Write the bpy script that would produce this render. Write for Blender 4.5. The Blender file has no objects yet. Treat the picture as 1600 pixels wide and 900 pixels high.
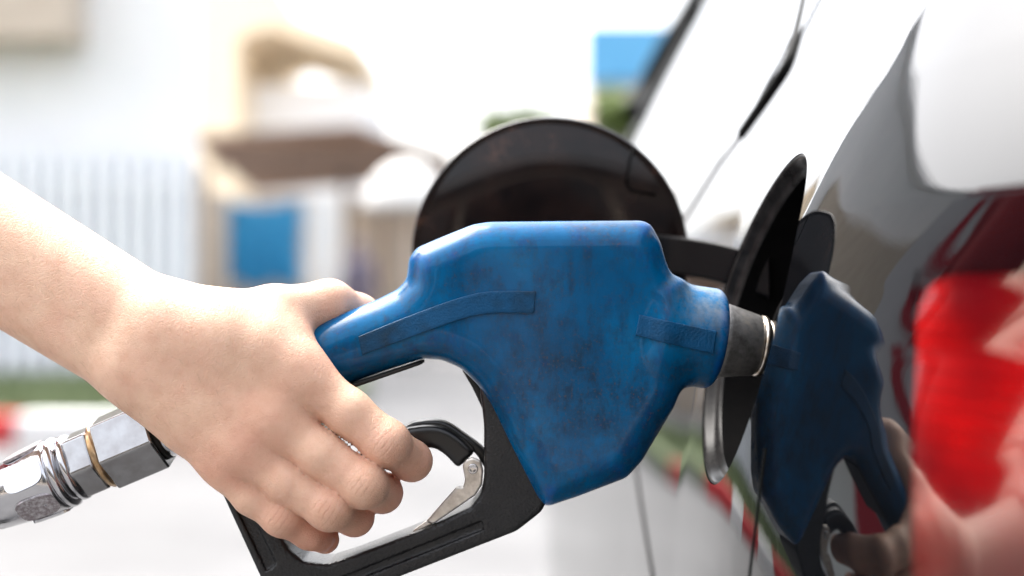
import bpy, math, random
import numpy as np
from mathutils import Vector, Matrix
R = math.radians
rng = np.random.default_rng(7)
random.seed(7)

# ------------------------------------------------------------------ camera, sky, sun, exposure
scene = bpy.context.scene
col = scene.collection
H = 1.0            # eye height of the camera above the ground
FPX = 2222.0       # focal length of the photograph in its own pixels
cam_d = bpy.data.cameras.new('camera')
cam = bpy.data.objects.new('camera', cam_d)
col.objects.link(cam)
cam.location = (0, 0, H)
cam.rotation_euler = (R(90), 0, 0)
cam_d.sensor_width = 36.0
cam_d.lens = 50.0
cam_d.clip_start = 0.01
cam_d.clip_end = 2000
cam_d.dof.use_dof = True
cam_d.dof.focus_distance = 0.628
cam_d.dof.aperture_fstop = 3.6
scene.camera = cam

SUN_EL, SUN_AZ = 57.0, -52.0       # azimuth measured from +Y (straight ahead) to the right
world = bpy.data.worlds.new('World')
scene.world = world
world.use_nodes = True
wn, wl = world.node_tree.nodes, world.node_tree.links
wn.clear()
sky = wn.new('ShaderNodeTexSky')
sky.sky_type = 'NISHITA'
sky.sun_disc = False
sky.sun_elevation = R(SUN_EL)
sky.sun_rotation = R(SUN_AZ)
sky.air_density = 1.0
sky.dust_density = 7.0
sky.ozone_density = 1.0
hsv = wn.new('ShaderNodeHueSaturation')       # thin bright cloud takes most of the blue out of the sky
hsv.inputs['Saturation'].default_value = 0.28
bg = wn.new('ShaderNodeBackground')
bg.inputs['Strength'].default_value = 0.15
wo = wn.new('ShaderNodeOutputWorld')
wl.new(sky.outputs[0], hsv.inputs['Color'])
wl.new(hsv.outputs[0], bg.inputs['Color'])
wl.new(bg.outputs[0], wo.inputs['Surface'])

sun_d = bpy.data.lights.new('sun', 'SUN')
sun_d.energy = 0.8
sun_d.angle = R(40)
sun_d.color = (1.0, 0.95, 0.87)
sun = bpy.data.objects.new('sun', sun_d)
col.objects.link(sun)
sv = Vector((math.sin(R(SUN_AZ)) * math.cos(R(SUN_EL)), math.cos(R(SUN_AZ)) * math.cos(R(SUN_EL)), math.sin(R(SUN_EL))))
sun.rotation_euler = sv.to_track_quat('Z', 'Y').to_euler()
sun.location = sv * 30

scene.render.engine = 'CYCLES'
scene.cycles.use_denoising = True
scene.cycles.max_bounces = 8
scene.cycles.sample_clamp_indirect = 12
scene.view_settings.view_transform = 'Standard'
scene.view_settings.look = 'None'
scene.view_settings.gamma = 1.0
scene.view_settings.exposure = 2.35
scene.view_settings.use_curve_mapping = False

# ------------------------------------------------------------------ helpers
def PX(x, y, Y):
    """A point Y metres ahead of the camera that the photograph shows at pixel x, y."""
    return np.array([(x - 800.0) / FPX * Y, Y, H + (450.0 - y) / FPX * Y])

def tag(o, label=None, cat=None, group=None, kind=None):
    if label: o['label'] = label
    if cat: o['category'] = cat
    if group: o['group'] = group
    if kind: o['kind'] = kind
    return o

def empty(name, loc=(0, 0, 0), rz=0):
    o = bpy.data.objects.new(name, None)
    o.location = loc
    o.rotation_euler = (0, 0, rz)
    o.empty_display_size = 0.05
    col.objects.link(o)
    return o

def mesh_obj(name, verts, faces, mat, parent=None, smooth=True, normals=None):
    me = bpy.data.meshes.new(name)
    me.from_pydata([tuple(map(float, v)) for v in verts] if not isinstance(verts, np.ndarray) else verts.tolist(), [],
                   faces if not isinstance(faces, np.ndarray) else faces.tolist())
    me.update()
    me.polygons.foreach_set('use_smooth', [smooth] * len(me.polygons))
    if normals is not None:
        me.normals_split_custom_set_from_vertices([tuple(n) for n in normals])
    if mat is not None:
        me.materials.append(mat)
    o = bpy.data.objects.new(name, me)
    col.objects.link(o)
    if parent is not None:
        o.parent = parent
        o.matrix_parent_inverse = Matrix.Translation(parent.location).inverted() if parent.rotation_euler.z == 0 else Matrix.Identity(4)
    return o

def bevel(o, w, seg=2, ang=35):
    m = o.modifiers.new('bevel', 'BEVEL')
    m.width = w; m.segments = seg; m.limit_method = 'ANGLE'; m.angle_limit = R(ang)
    return o

BOXF = [(0, 3, 2, 1), (4, 5, 6, 7), (0, 1, 5, 4), (1, 2, 6, 5), (2, 3, 7, 6), (3, 0, 4, 7)]
def box(name, x0, x1, y0, y1, z0, z1, mat, parent=None, bev=0.0):
    v = [(x0, y0, z0), (x1, y0, z0), (x1, y1, z0), (x0, y1, z0), (x0, y0, z1), (x1, y0, z1), (x1, y1, z1), (x0, y1, z1)]
    o = mesh_obj(name, v, BOXF, mat, parent, smooth=False)
    if bev: bevel(o, bev)
    return o

def frame_of(d):
    d = np.array(d, float); d /= np.linalg.norm(d)
    a = np.array([0, 1, 0.]) if abs(d[1]) < 0.9 else np.array([1., 0, 0])
    u = np.cross(a, d); u /= np.linalg.norm(u)
    return d, u, np.cross(d, u)

def lathe(name, A, d, prof, mat, parent=None, n=64, phase=0.0, smooth=True, cap=True):
    """prof: list of (t, r) along the axis A + t*d; r may be a number."""
    d, u, w = frame_of(d)
    A = np.array(A, float)
    V, F = [], []
    for (t, r) in prof:
        for k in range(n):
            a = 2 * math.pi * k / n + phase
            V.append(A + d * t + (u * math.cos(a) + w * math.sin(a)) * r)
    m = len(prof)
    for i in range(m - 1):
        for k in range(n):
            k2 = (k + 1) % n
            F.append((i * n + k, i * n + k2, (i + 1) * n + k2, (i + 1) * n + k))
    if cap:
        F.append(tuple(range(n - 1, -1, -1)))
        F.append(tuple((m - 1) * n + k for k in range(n)))
    return mesh_obj(name, V, F, mat, parent, smooth)

def tube(name, pts, rad, mat, parent=None, n=16, smooth=True):
    pts = np.array(pts, float)
    rad = np.broadcast_to(np.array(rad, float), (len(pts),))
    V, F = [], []
    up = np.array([0.13, 0.2, 0.97])
    for i, p in enumerate(pts):
        d = pts[min(i + 1, len(pts) - 1)] - pts[max(i - 1, 0)]
        d /= np.linalg.norm(d)
        u = np.cross(d, up); u /= np.linalg.norm(u)
        w = np.cross(u, d)
        for k in range(n):
            a = 2 * math.pi * k / n
            V.append(p + (u * math.cos(a) + w * math.sin(a)) * rad[i])
    m = len(pts)
    for i in range(m - 1):
        for k in range(n):
            k2 = (k + 1) % n
            F.append((i * n + k, (i + 1) * n + k, (i + 1) * n + k2, i * n + k2))
    F.append(tuple(range(n)))
    F.append(tuple((m - 1) * n + k for k in range(n - 1, -1, -1)))
    return mesh_obj(name, V, F, mat, parent, smooth)

def catmull(pts, n=8):
    pts = [np.array(p, float) for p in pts]
    q = [2 * pts[0] - pts[1]] + pts + [2 * pts[-1] - pts[-2]]
    out = []
    for i in range(1, len(q) - 2):
        for k in range(n):
            t = k / n
            out.append(0.5 * (2 * q[i] + (q[i + 1] - q[i - 1]) * t + (2 * q[i - 1] - 5 * q[i] + 4 * q[i + 1] - q[i + 2]) * t * t
                              + (3 * q[i] - q[i - 1] - 3 * q[i + 1] + q[i + 2]) * t ** 3))
    out.append(pts[-1])
    return out

# ---- signed distance fields turned into one continuous surface
def surface_nets(F, org, h):
    nx, ny, nz = F.shape
    S = F < 0
    c = np.zeros((nx - 1, ny - 1, nz - 1), np.uint8)
    for i in (0, 1):
        for j in (0, 1):
            for k in (0, 1):
                c += S[i:nx - 1 + i, j:ny - 1 + j, k:nz - 1 + k]
    act = (c > 0) & (c < 8)
    idx = np.full(act.shape, -1, np.int64)
    ii, jj, kk = np.nonzero(act)
    idx[ii, jj, kk] = np.arange(len(ii))
    acc = np.zeros((len(ii), 3)); cnt = np.zeros(len(ii))
    cor = [(a, b, d) for a in (0, 1) for b in (0, 1) for d in (0, 1)]
    for a in cor:
        for ax in range(3):
            if a[ax] == 0:
                b = list(a); b[ax] = 1
                fa = F[ii + a[0], jj + a[1], kk + a[2]].astype(float)
                fb = F[ii + b[0], jj + b[1], kk + b[2]].astype(float)
                m = (fa < 0) != (fb < 0)
                t = np.where(m, fa / np.where(m, fa - fb, 1), 0)
                p = np.tile(np.array(a, float), (len(ii), 1))
                p[:, ax] += t
                acc += p * m[:, None]; cnt += m
    V = np.array(org) + h * (np.stack([ii, jj, kk], 1) + acc / cnt[:, None])
    Q = []
    for ax in range(3):
        sl0 = [slice(1, -1)] * 3; sl1 = [slice(1, -1)] * 3
        sl0[ax] = slice(0, -1); sl1[ax] = slice(1, None)
        s0, s1 = S[tuple(sl0)], S[tuple(sl1)]
        e = np.nonzero(s0 != s1)
        flip = s0[e]
        o = [e[0] + (ax != 0), e[1] + (ax != 1), e[2] + (ax != 2)]
        b1, b2 = (ax + 1) % 3, (ax + 2) % 3
        def at(d1, d2):
            q = [o[0].copy(), o[1].copy(), o[2].copy()]
            q[b1] = q[b1] - d1; q[b2] = q[b2] - d2
            return idx[q[0], q[1], q[2]]
        f = np.stack([at(1, 1), at(0, 1), at(0, 0), at(1, 0)], 1)
        f[~flip] = f[~flip][:, ::-1]
        Q.append(f)
    return V, np.concatenate(Q)

def relax(V, Q, it=2, lam=0.5):
    E = np.concatenate([Q[:, [0, 1]], Q[:, [1, 2]], Q[:, [2, 3]], Q[:, [3, 0]]])
    n = len(V)
    deg = np.bincount(E[:, 0], minlength=n) + np.bincount(E[:, 1], minlength=n)
    for _ in range(it):
        for l in (lam, -lam * 1.04):
            S = np.zeros_like(V)
            for a in range(3):
                S[:, a] = np.bincount(E[:, 0], V[E[:, 1], a], n) + np.bincount(E[:, 1], V[E[:, 0], a], n)
            V = V + l * (S / np.maximum(deg, 1)[:, None] - V)
    return V

def grid(lo, hi, h):
    lo = np.array(lo, float); hi = np.array(hi, float)
    n = np.ceil((hi - lo) / h).astype(int) + 1
    ax = [(lo[i] + h * np.arange(n[i])).astype(np.float32) for i in range(3)]
    return ax

def rcone(ax, a, b, r1, r2, sq=(1, 1, 1)):
    a = np.array(a, np.float32); b = np.array(b, np.float32)
    X = (ax[0] - a[0])[:, None, None]; Y = (ax[1] - a[1])[None, :, None]; Z = (ax[2] - a[2])[None, None, :]
    d = b - a; l2 = float(d @ d)
    t = np.clip((X * d[0] + Y * d[1] + Z * d[2]) / l2, 0, 1)
    q = (X - t * d[0]) ** 2 * sq[0] + (Y - t * d[1]) ** 2 * sq[1] + (Z - t * d[2]) ** 2 * sq[2]
    return np.sqrt(q) - (r1 + t * (r2 - r1))

def smin(a, b, k):
    hh = np.maximum(k - np.abs(a - b), 0) / k
    return np.minimum(a, b) - hh * hh * k * 0.25

def poly_sdf(X, Z, P):
    """Signed distance to a 2-D polygon on arrays X, Z."""
    P = np.array(P, float)
    d = np.full(X.shape, 1e9); s = np.ones(X.shape)
    n = len(P)
    for i in range(n):
        a = P[i]; b = P[i - 1]
        ex, ez = b - a
        wx, wz = X - a[0], Z - a[1]
        t = np.clip((wx * ex + wz * ez) / (ex * ex + ez * ez), 0, 1)
        d = np.minimum(d, (wx - ex * t) ** 2 + (wz - ez * t) ** 2)
        c1 = Z >= a[1]; c2 = Z < b[1]; c3 = ex * wz > ez * wx
        s = np.where((c1 & c2 & c3) | (~c1 & ~c2 & ~c3), -s, s)
    return s * np.sqrt(d)

def blur2(A, n):
    for _ in range(n):
        for ax in (0, 1):
            B = np.pad(A, [(1, 1) if k == ax else (0, 0) for k in (0, 1)], mode='edge')
            A = (np.take(B, range(0, A.shape[ax]), ax) + 2 * A + np.take(B, range(2, A.shape[ax] + 2), ax)) / 4
    return A

def extrude_sdf(d2, yy, half, r, ch=None):
    """Round-edged extrusion of a 2-D field along depth. half may be an array like d2."""
    half = np.broadcast_to(np.asarray(half, np.float32), d2.shape)
    wx = (d2 + r)[:, None, :]
    wy = np.abs(yy)[None, :, None] - half[:, None, :] + r
    F = np.minimum(np.maximum(wx, wy), 0) + np.sqrt(np.maximum(wx, 0) ** 2 + np.maximum(wy, 0) ** 2) - r
    if ch is not None:      # a 45 degree facet along the rim, softened where it meets the faces
        c_ = (wx + wy - 2 * r + ch) * .70711
        hh = np.maximum(.004 - np.abs(F - c_), 0) / .004
        F = np.maximum(F, c_) + hh * hh * .001
    return F

# ------------------------------------------------------------------ materials
def mat(name, base=(.5, .5, .5), rough=.5, metal=0.0, **kw):
    m = bpy.data.materials.new(name)
    m.use_nodes = True
    b = m.node_tree.nodes['Principled BSDF']
    b.inputs['Base Color'].default_value = (*base, 1)
    b.inputs['Roughness'].default_value = rough
    b.inputs['Metallic'].default_value = metal
    for k, v in kw.items():
        b.inputs[k.replace('_', ' ')].default_value = v
    return m

def N(m, t): return m.node_tree.nodes.new(t)
def L(m, a, b): m.node_tree.links.new(a, b)
def BS(m): return m.node_tree.nodes['Principled BSDF']

def coords(m, scale=(1, 1, 1)):
    tc = N(m, 'ShaderNodeTexCoord'); mp = N(m, 'ShaderNodeMapping')
    mp.inputs['Scale'].default_value = scale
    L(m, tc.outputs['Object'], mp.inputs['Vector'])
    return mp.outputs[0]

def noise(m, scale, detail=4, rough=.55, vec=None, dist=0.0):
    n = N(m, 'ShaderNodeTexNoise')
    n.inputs['Scale'].default_value = scale
    n.inputs['Detail'].default_value = detail
    n.inputs['Roughness'].default_value = rough
    n.inputs['Distortion'].default_value = dist
    L(m, vec if vec is not None else coords(m), n.inputs['Vector'])
    return n.outputs['Fac']

def ramp(m, fac, stops):
    r = N(m, 'ShaderNodeValToRGB')
    e = r.color_ramp.elements
    while len(e) < len(stops): e.new(0.5)
    for i, (p, c) in enumerate(stops):
        e[i].position = p
        e[i].color = (*c, 1) if len(c) == 3 else c
    L(m, fac, r.inputs['Fac'])
    return r.outputs['Color']

def mixc(m, fac, a, b, mode='MIX'):
    n = N(m, 'ShaderNodeMix'); n.data_type = 'RGBA'; n.blend_type = mode
    for s, v in ((n.inputs[0], fac), (n.inputs[6], a), (n.inputs[7], b)):
        if isinstance(v, bpy.types.NodeSocket): L(m, v, s)
        elif isinstance(v, (int, float)): s.default_value = v
        else: s.default_value = (*v, 1)
    return n.outputs[2]

def mth(m, op, a, b=0.0, clamp=False):
    n = N(m, 'ShaderNodeMath'); n.operation = op; n.use_clamp = clamp
    for s, v in ((n.inputs[0], a), (n.inputs[1], b)):
        if isinstance(v, bpy.types.NodeSocket): L(m, v, s)
        else: s.default_value = v
    return n.outputs[0]

def bump(m, hgt, strength=.3, dist=.001, prev=None):
    b = N(m, 'ShaderNodeBump')
    b.inputs['Strength'].default_value = strength
    b.inputs['Distance'].default_value = dist
    L(m, hgt, b.inputs['Height'])
    if prev is not None: L(m, prev, b.inputs['Normal'])
    return b.outputs[0]

def set_in(m, key, sock): L(m, sock, BS(m).inputs[key])

def noisy(name, a, b, scale, rough=.8, bs=0.0, bd=.01, **kw):
    m = mat(name, a, rough, **kw)
    f = noise(m, scale, 6, .6)
    set_in(m, 'Base Color', ramp(m, f, [(.3, a), (.7, b)]))
    if bs: L(m, bump(m, noise(m, scale * 6, 5), bs, bd), BS(m).inputs['Normal'])
    return m

M = {}
# blue dipped sleeve, scuffed and grimy
m = M['sleeve'] = mat('blue_sleeve', (.004, .1, .33), .42, Specular_IOR_Level=.07, Coat_Weight=.28, Coat_Roughness=.12)
c = coords(m)
f1 = noise(m, 19, 7, .55, c, .3); f2 = noise(m, 110, 6, .7, c); f3 = noise(m, 700, 3, .6, c)
blue = ramp(m, f1, [(.30, (.0001, .060, .155)), (.5, (.0001, .080, .205)), (.74, (.0002, .135, .31))])
f0 = noise(m, 11, 6, .55, c, .6)
cs = coords(m, (1.0, 1.0, .35))
f4 = noise(m, 240, 6, .7, cs)
mx = mth(m, 'ADD', mth(m, 'MULTIPLY', f0, .34), mth(m, 'ADD', mth(m, 'MULTIPLY', f4, .34), mth(m, 'MULTIPLY', f2, .40)))
grime = ramp(m, mx, [(.50, (0, 0, 0)), (.66, (1, 1, 1))])
cc = mixc(m, mth(m, 'MULTIPLY', grime, .85), blue, (.008, .026, .050))
spk = ramp(m, f3, [(.56, (0, 0, 0)), (.70, (1, 1, 1))])
cc = mixc(m, mth(m, 'MULTIPLY', mth(m, 'MULTIPLY', spk, grime), .75), cc, (.085, .055, .03))
geo = N(m, 'ShaderNodeNewGeometry')
edge = ramp(m, mth(m, 'ADD', geo.outputs['Pointiness'], mth(m, 'MULTIPLY', mth(m, 'SUBTRACT', f2, .5), .05)), [(.505, (0, 0, 0)), (.535, (1, 1, 1))])
cc = mixc(m, mth(m, 'MULTIPLY', edge, .7), cc, (.0005, .085, .42))
# pale dust caught on the neck, in a patch of its own shape
sep = N(m, 'ShaderNodeSeparateXYZ'); L(m, c, sep.inputs[0])
dm = mth(m, 'MULTIPLY', mth(m, 'SUBTRACT', sep.outputs['X'], .0655), 45.0, True)
dz = mth(m, 'MULTIPLY', mth(m, 'SUBTRACT', sep.outputs['Z'], .970), 30.0, True)
dust = mth(m, 'MULTIPLY', mth(m, 'MULTIPLY', dm, dz), ramp(m, f2, [(.38, (0, 0, 0)), (.62, (1, 1, 1))]))
cc = mixc(m, mth(m, 'MULTIPLY', dust, .75), cc, (.24, .29, .33))
set_in(m, 'Base Color', cc)
rr = mth(m, 'ADD', mth(m, 'MULTIPLY', grime, .18), mth(m, 'ADD', mth(m, 'MULTIPLY', f2, .2), .14))
set_in(m, 'Roughness', rr)
b1 = bump(m, noise(m, 55, 5, .6, c), .35, .0012)
L(m, bump(m, noise(m, 900, 3, .6, c), .12, .0003, b1), BS(m).inputs['Normal'])
# the leather-grained raised strips
m = M['strip'] = mat('blue_grained_strip', (.003, .08, .28), .45, Specular_IOR_Level=.25)
c = coords(m)
f1 = noise(m, 30, 6, .6, c)
set_in(m, 'Base Color', ramp(m, f1, [(.40, (.0002, .060, .155)), (.52, (.002, .036, .085)), (.64, (.010, .018, .026))]))
vo = N(m, 'ShaderNodeTexVoronoi'); vo.inputs['Scale'].default_value = 1000; L(m, c, vo.inputs['Vector'])
L(m, bump(m, mth(m, 'ADD', vo.outputs['Distance'], mth(m, 'MULTIPLY', noise(m, 900, 3, .6, c), .8)), .4, .0004), BS(m).inputs['Normal'])
# black grained plastic
m = M['guard'] = mat('black_grained_plastic', (.012, .013, .017), .42)
c = coords(m)
vo = N(m, 'ShaderNodeTexVoronoi'); vo.inputs['Scale'].default_value = 900; L(m, c, vo.inputs['Vector'])
L(m, bump(m, vo.outputs['Distance'], .5, .0005), BS(m).inputs['Normal'])
set_in(m, 'Base Color', ramp(m, noise(m, 45, 6, .65, c), [(.4, (.0030, .0033, .0048)), (.72, (.010, .0095, .0095))]))
M['lever'] = noisy('black_lever_plastic', (.003, .0032, .004), (.006, .006, .0066), 60, .3)
M['panel_black'] = mat('smooth_black_plastic', (.002, .002, .0025), .4, Specular_IOR_Level=.1)
m = M['latch'] = mat('worn_latch_metal', (.62, .58, .53), .36, .9)
set_in(m, 'Base Color', ramp(m, noise(m, 180, 6, .6), [(.35, (.42, .38, .34)), (.65, (.72, .68, .63))]))
m = M['collar'] = mat('worn_grey_metal', (.3, .29, .28), .45, .75)
c = coords(m)
set_in(m, 'Base Color', ramp(m, noise(m, 85, 8, .68, c), [(.35, (.10, .095, .09)), (.55, (.27, .265, .26)), (.72, (.38, .34, .28))]))
L(m, bump(m, noise(m, 160, 6, .65, c), .4, .0006), BS(m).inputs['Normal'])
m = M['ring'] = mat('tarnished_ring_metal', (.62, .55, .45), .28, 1.0)
set_in(m, 'Base Color', ramp(m, noise(m, 150, 6, .6), [(.35, (.35, .28, .2)), (.6, (.7, .66, .6))]))
m = M['chrome'] = mat('scratched_chrome', (.54, .54, .56), .1, 1.0)
c = coords(m)
set_in(m, 'Roughness', ramp(m, noise(m, 140, 6, .65, c), [(.35, (.06,) * 3), (.7, (.26,) * 3)]))
L(m, bump(m, noise(m, 420, 5, .7, c), .10, .0004), BS(m).inputs['Normal'])
m = M['pitted'] = mat('pitted_dull_chrome', (.36, .33, .34), .34, 1.0)
c = coords(m)
set_in(m, 'Base Color', ramp(m, noise(m, 520, 4, .7, c), [(.42, (.30, .26, .27)), (.66, (.62, .60, .62))]))
L(m, bump(m, noise(m, 480, 4, .7, c), .35, .0005), BS(m).inputs['Normal'])
m = M['nickel'] = mat('dull_nickel', (.3, .3, .31), .2, 1.0)
c = coords(m)
set_in(m, 'Base Color', ramp(m, noise(m, 130, 7, .65, c), [(.35, (.29, .28, .28)), (.65, (.37, .37, .375))]))
set_in(m, 'Roughness', ramp(m, noise(m, 90, 6, .65, c), [(.35, (.10,) * 3), (.7, (.20,) * 3)]))
L(m, bump(m, noise(m, 500, 5, .7, c), .12, .0004), BS(m).inputs['Normal'])
M['brass'] = noisy('browned_brass', (.34, .2, .09), (.62, .5, .36), 130, .3, metal=1.0)
M['rubber'] = noisy('black_rubber', (.004, .004, .004), (.008, .0075, .007), 60, .6)
# skin
m = M['skin'] = mat('skin', (.6, .36, .25), .46)
b = BS(m)
b.inputs['Subsurface Weight'].default_value = .22
b.inputs['Subsurface Radius'].default_value = (1.0, .38, .2)
b.inputs['Subsurface Scale'].default_value = .0045
b.inputs['Specular IOR Level'].default_value = .38
c = coords(m)
at = N(m, 'ShaderNodeAttribute'); at.attribute_name = 'flush'
mott = noise(m, 130, 6, .62, c)
skin = ramp(m, mott, [(.28, (.655, .40, .275)), (.5, (.725, .475, .335)), (.72, (.775, .53, .38))])
blush = ramp(m, noise(m, 34, 4, .6, c), [(.42, (0, 0, 0)), (.70, (1, 1, 1))])
skin = mixc(m, mth(m, 'MULTIPLY', blush, .36), skin, (.74, .39, .29))
skin = mixc(m, mth(m, 'MULTIPLY', at.outputs['Fac'], .62), skin, (.64, .245, .17))
pore = ramp(m, noise(m, 1500, 2, .5, c), [(.62, (0, 0, 0)), (.75, (1, 1, 1))])
skin = mixc(m, mth(m, 'MULTIPLY', pore, .16), skin, (.42, .19, .11))
set_in(m, 'Base Color', skin)
set_in(m, 'Roughness', ramp(m, noise(m, 300, 4, .6, c), [(.3, (.40,) * 3), (.7, (.56,) * 3)]))
vo = N(m, 'ShaderNodeTexVoronoi'); vo.inputs['Scale'].default_value = 850; vo.feature = 'DISTANCE_TO_EDGE'
wv = N(m, 'ShaderNodeVectorMath'); wv.operation = 'ADD'
nn = N(m, 'ShaderNodeTexNoise'); nn.inputs['Scale'].default_value = 220; L(m, c, nn.inputs['Vector'])
sc_ = N(m, 'ShaderNodeVectorMath'); sc_.operation = 'SCALE'; sc_.inputs['Scale'].default_value = .004
L(m, nn.outputs['Color'], sc_.inputs[0]); L(m, c, wv.inputs[0]); L(m, sc_.outputs[0], wv.inputs[1])
L(m, wv.outputs[0], vo.inputs['Vector'])
lines = mth(m, 'MINIMUM', mth(m, 'MULTIPLY', vo.outputs['Distance'], 6.0), 1.0)
b0 = bump(m, lines, .42, .0004)
b1 = bump(m, noise(m, 260, 6, .65, c), .18, .0006, b0)
def attr(m, nm):
    a = N(m, 'ShaderNodeAttribute'); a.attribute_name = nm
    return a.outputs['Fac']
ks, kt, km = attr(m, 'ks'), attr(m, 'kt'), attr(m, 'km')
wob = mth(m, 'MULTIPLY', mth(m, 'SUBTRACT', noise(m, 260, 3, .6, c), .5), .0022)
bow = mth(m, 'MULTIPLY', mth(m, 'MULTIPLY', kt, kt), mth(m, 'MULTIPLY', mth(m, 'SIGN', ks), 14.0))
ph = mth(m, 'ADD', mth(m, 'ADD', ks, wob), bow)
cw = mth(m, 'COSINE', mth(m, 'MULTIPLY', ph, 2 * math.pi / .0026))
cl_ = mth(m, 'POWER', mth(m, 'MAXIMUM', cw, 0.0), 3.0)
crs = mth(m, 'MULTIPLY', mth(m, 'MULTIPLY', cl_, km), -1.0)
b2 = bump(m, crs, .32, .0005, b1)
L(m, b2, b.inputs['Normal'])
skin2 = mixc(m, mth(m, 'MULTIPLY', mth(m, 'MULTIPLY', cl_, km), .28), skin, (.42, .15, .10))  # crease darkening also put into the skin colour along the lines
set_in(m, 'Base Color', skin2)
M['nail'] = mat('fingernail', (.66, .36, .30), .28, Subsurface_Weight=.1)
M['shirt'] = noisy('red_cotton', (.42, .012, .016), (.55, .02, .025), 90, .85, .3, .002)
M['trousers'] = noisy('dark_denim', (.02, .025, .045), (.04, .05, .08), 120, .9, .3, .002)
M['hair'] = noisy('dark_hair', (.012, .009, .007), (.03, .022, .016), 160, .45, .5, .004)
M['arm_hair'] = mat('arm_hair', (.20, .11, .065), .5)
M['shoe'] = noisy('black_shoe_leather', (.015, .014, .013), (.03, .03, .03), 60, .5)
# car
def paint(name, base):
    m = mat(name, base, .3, .0, Specular_IOR_Level=0.0)
    b = BS(m)
    b.inputs['Coat Weight'].default_value = 1.0
    b.inputs['Coat Roughness'].default_value = .015
    b.inputs['Coat IOR'].default_value = 1.52
    c = coords(m)
    L(m, bump(m, noise(m, 330, 2, .5, c), .012, .0006), b.inputs['Coat Normal'])
    fl = noise(m, 2600, 1, .5, c)
    set_in(m, 'Base Color', ramp(m, fl, [(.4, tuple(x * .7 for x in base)), (.75, tuple(min(1, x * 2.2) for x in base))]))
    set_in(m, 'Coat Roughness', ramp(m, noise(m, 24, 6, .6, c), [(.35, (.008,) * 3), (.75, (.035,) * 3)]))
    return m
M['paint'] = paint('charcoal_car_paint', (.0010, .0012, .0016))
m = M['door_inner'] = mat('dark_maroon_inner_paint', (.012, .007, .008), .25, .0, Specular_IOR_Level=.05, Coat_Weight=.5, Coat_Roughness=.05)
c = coords(m)
set_in(m, 'Coat Roughness', ramp(m, noise(m, 45, 7, .65, c), [(.35, (.025,) * 3), (.7, (.12,) * 3)]))
set_in(m, 'Base Color', ramp(m, noise(m, 38, 7, .65, c), [(.42, (.003, .0016, .002)), (.60, (.012, .006, .005)), (.74, (.07, .034, .022))]))
M['recess'] = noisy('black_recess_paint', (.0012, .0012, .0014), (.003, .0027, .0027), 90, .45, Specular_IOR_Level=.04)
m = M['flange'] = mat('dusty_grey_flange', (.01, .01, .011), .26, .0, Specular_IOR_Level=.07)
set_in(m, 'Base Color', ramp(m, noise(m, 120, 7, .65), [(.35, (.006, .006, .006)), (.65, (.018, .017, .017))]))
M['gasket_reflection'] = mat('grey_gasket_reflection', (.10, .10, .105), .3)  # window gasket, and the strip standing in for a reflection
M['seal'] = mat('black_seal', (.0015, .002, .0018), .5, Specular_IOR_Level=.05)
M['glass_dark'] = mat('dark_window_glass', (.012, .014, .016), .02, 0.0, Coat_Weight=1.0, Coat_IOR=1.6)
m = M['lamp'] = mat('red_lamp_lens', (.13, .0005, .002), .08, 0.0, Coat_Weight=1.0, Coat_IOR=1.42)
c = coords(m)
wv = N(m, 'ShaderNodeTexWave'); wv.inputs['Scale'].default_value = 55; wv.bands_direction = 'Z'; wv.inputs['Distortion'].default_value = .4; L(m, c, wv.inputs['Vector'])
ch = noise(m, 16, 2, .4, c)
set_in(m, 'Base Color', mixc(m, mth(m, 'MULTIPLY', wv.outputs['Fac'], .2), ramp(m, ch, [(.36, (.02, .0001, .0015)), (.50, (.06, .0003, .001)), (.66, (.18, .001, .001))]), (.015, .0001, .0004)))
M['tyre'] = noisy('tyre_rubber', (.014, .014, .014), (.025, .024, .023), 40, .75)
M['rim'] = mat('alloy_rim', (.5, .5, .52), .25, 1.0)
# place
m = M['ground'] = mat('pale_concrete', (.55, .55, .55), .8)
c = coords(m)
set_in(m, 'Base Color', ramp(m, noise(m, .8, 8, .62, c), [(.3, (.07, .07, .072)), (.7, (.115, .115, .117))]))
L(m, bump(m, noise(m, 30, 6, .6, c), .3, .01), BS(m).inputs['Normal'])
M['white_wall'] = noisy('white_render', (.82, .83, .84), (.88, .88, .88), 2, .8)
M['white_slat'] = noisy('white_painted_slat', (.80, .82, .86), (.86, .88, .90), 3, .6)
M['slat_gap'] = mat('blue_grey_backing', (.48, .52, .60), .8)  # blue-grey sheet behind the slats
M['beige'] = noisy('beige_board', (.50, .42, .34), (.60, .52, .43), 3, .8)
M['brown_roof'] = noisy('brown_roof_sheet', (.27, .17, .12), (.36, .24, .18), 3, .75)
M['blue_tarp'] = noisy('blue_tarpaulin', (.01, .20, .42), (.03, .30, .54), 4, .5, .4, .03)
M['orange'] = noisy('orange_render', (.92, .74, .52), (.94, .80, .60), 2, .8)
M['sign_blue'] = noisy('light_blue_panel', (.10, .38, .66), (.14, .44, .72), 2, .5)
M['dark_wood'] = noisy('dark_timber', (.10, .07, .055), (.16, .115, .09), 8, .8)
M['grey_cloth'] = noisy('grey_violet_cloth', (.14, .12, .17), (.2, .18, .24), 12, .9)
M['parasol'] = noisy('white_canvas', (.78, .77, .74), (.84, .83, .81), 4, .8)
M['grass'] = noisy('grass_green', (.11, .145, .07), (.16, .19, .10), 20, .9)
M['leaf'] = noisy('leaf_green', (.08, .13, .025), (.14, .19, .04), 30, .7)
M['bark'] = noisy('bark', (.09, .06, .04), (.14, .10, .07), 20, .9)
M['kerb_red'] = noisy('red_kerb_paint', (.45, .025, .03), (.55, .05, .05), 12, .7)
M['kerb_white'] = noisy('white_kerb_paint', (.72, .72, .70), (.8, .8, .79), 12, .7)
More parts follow.
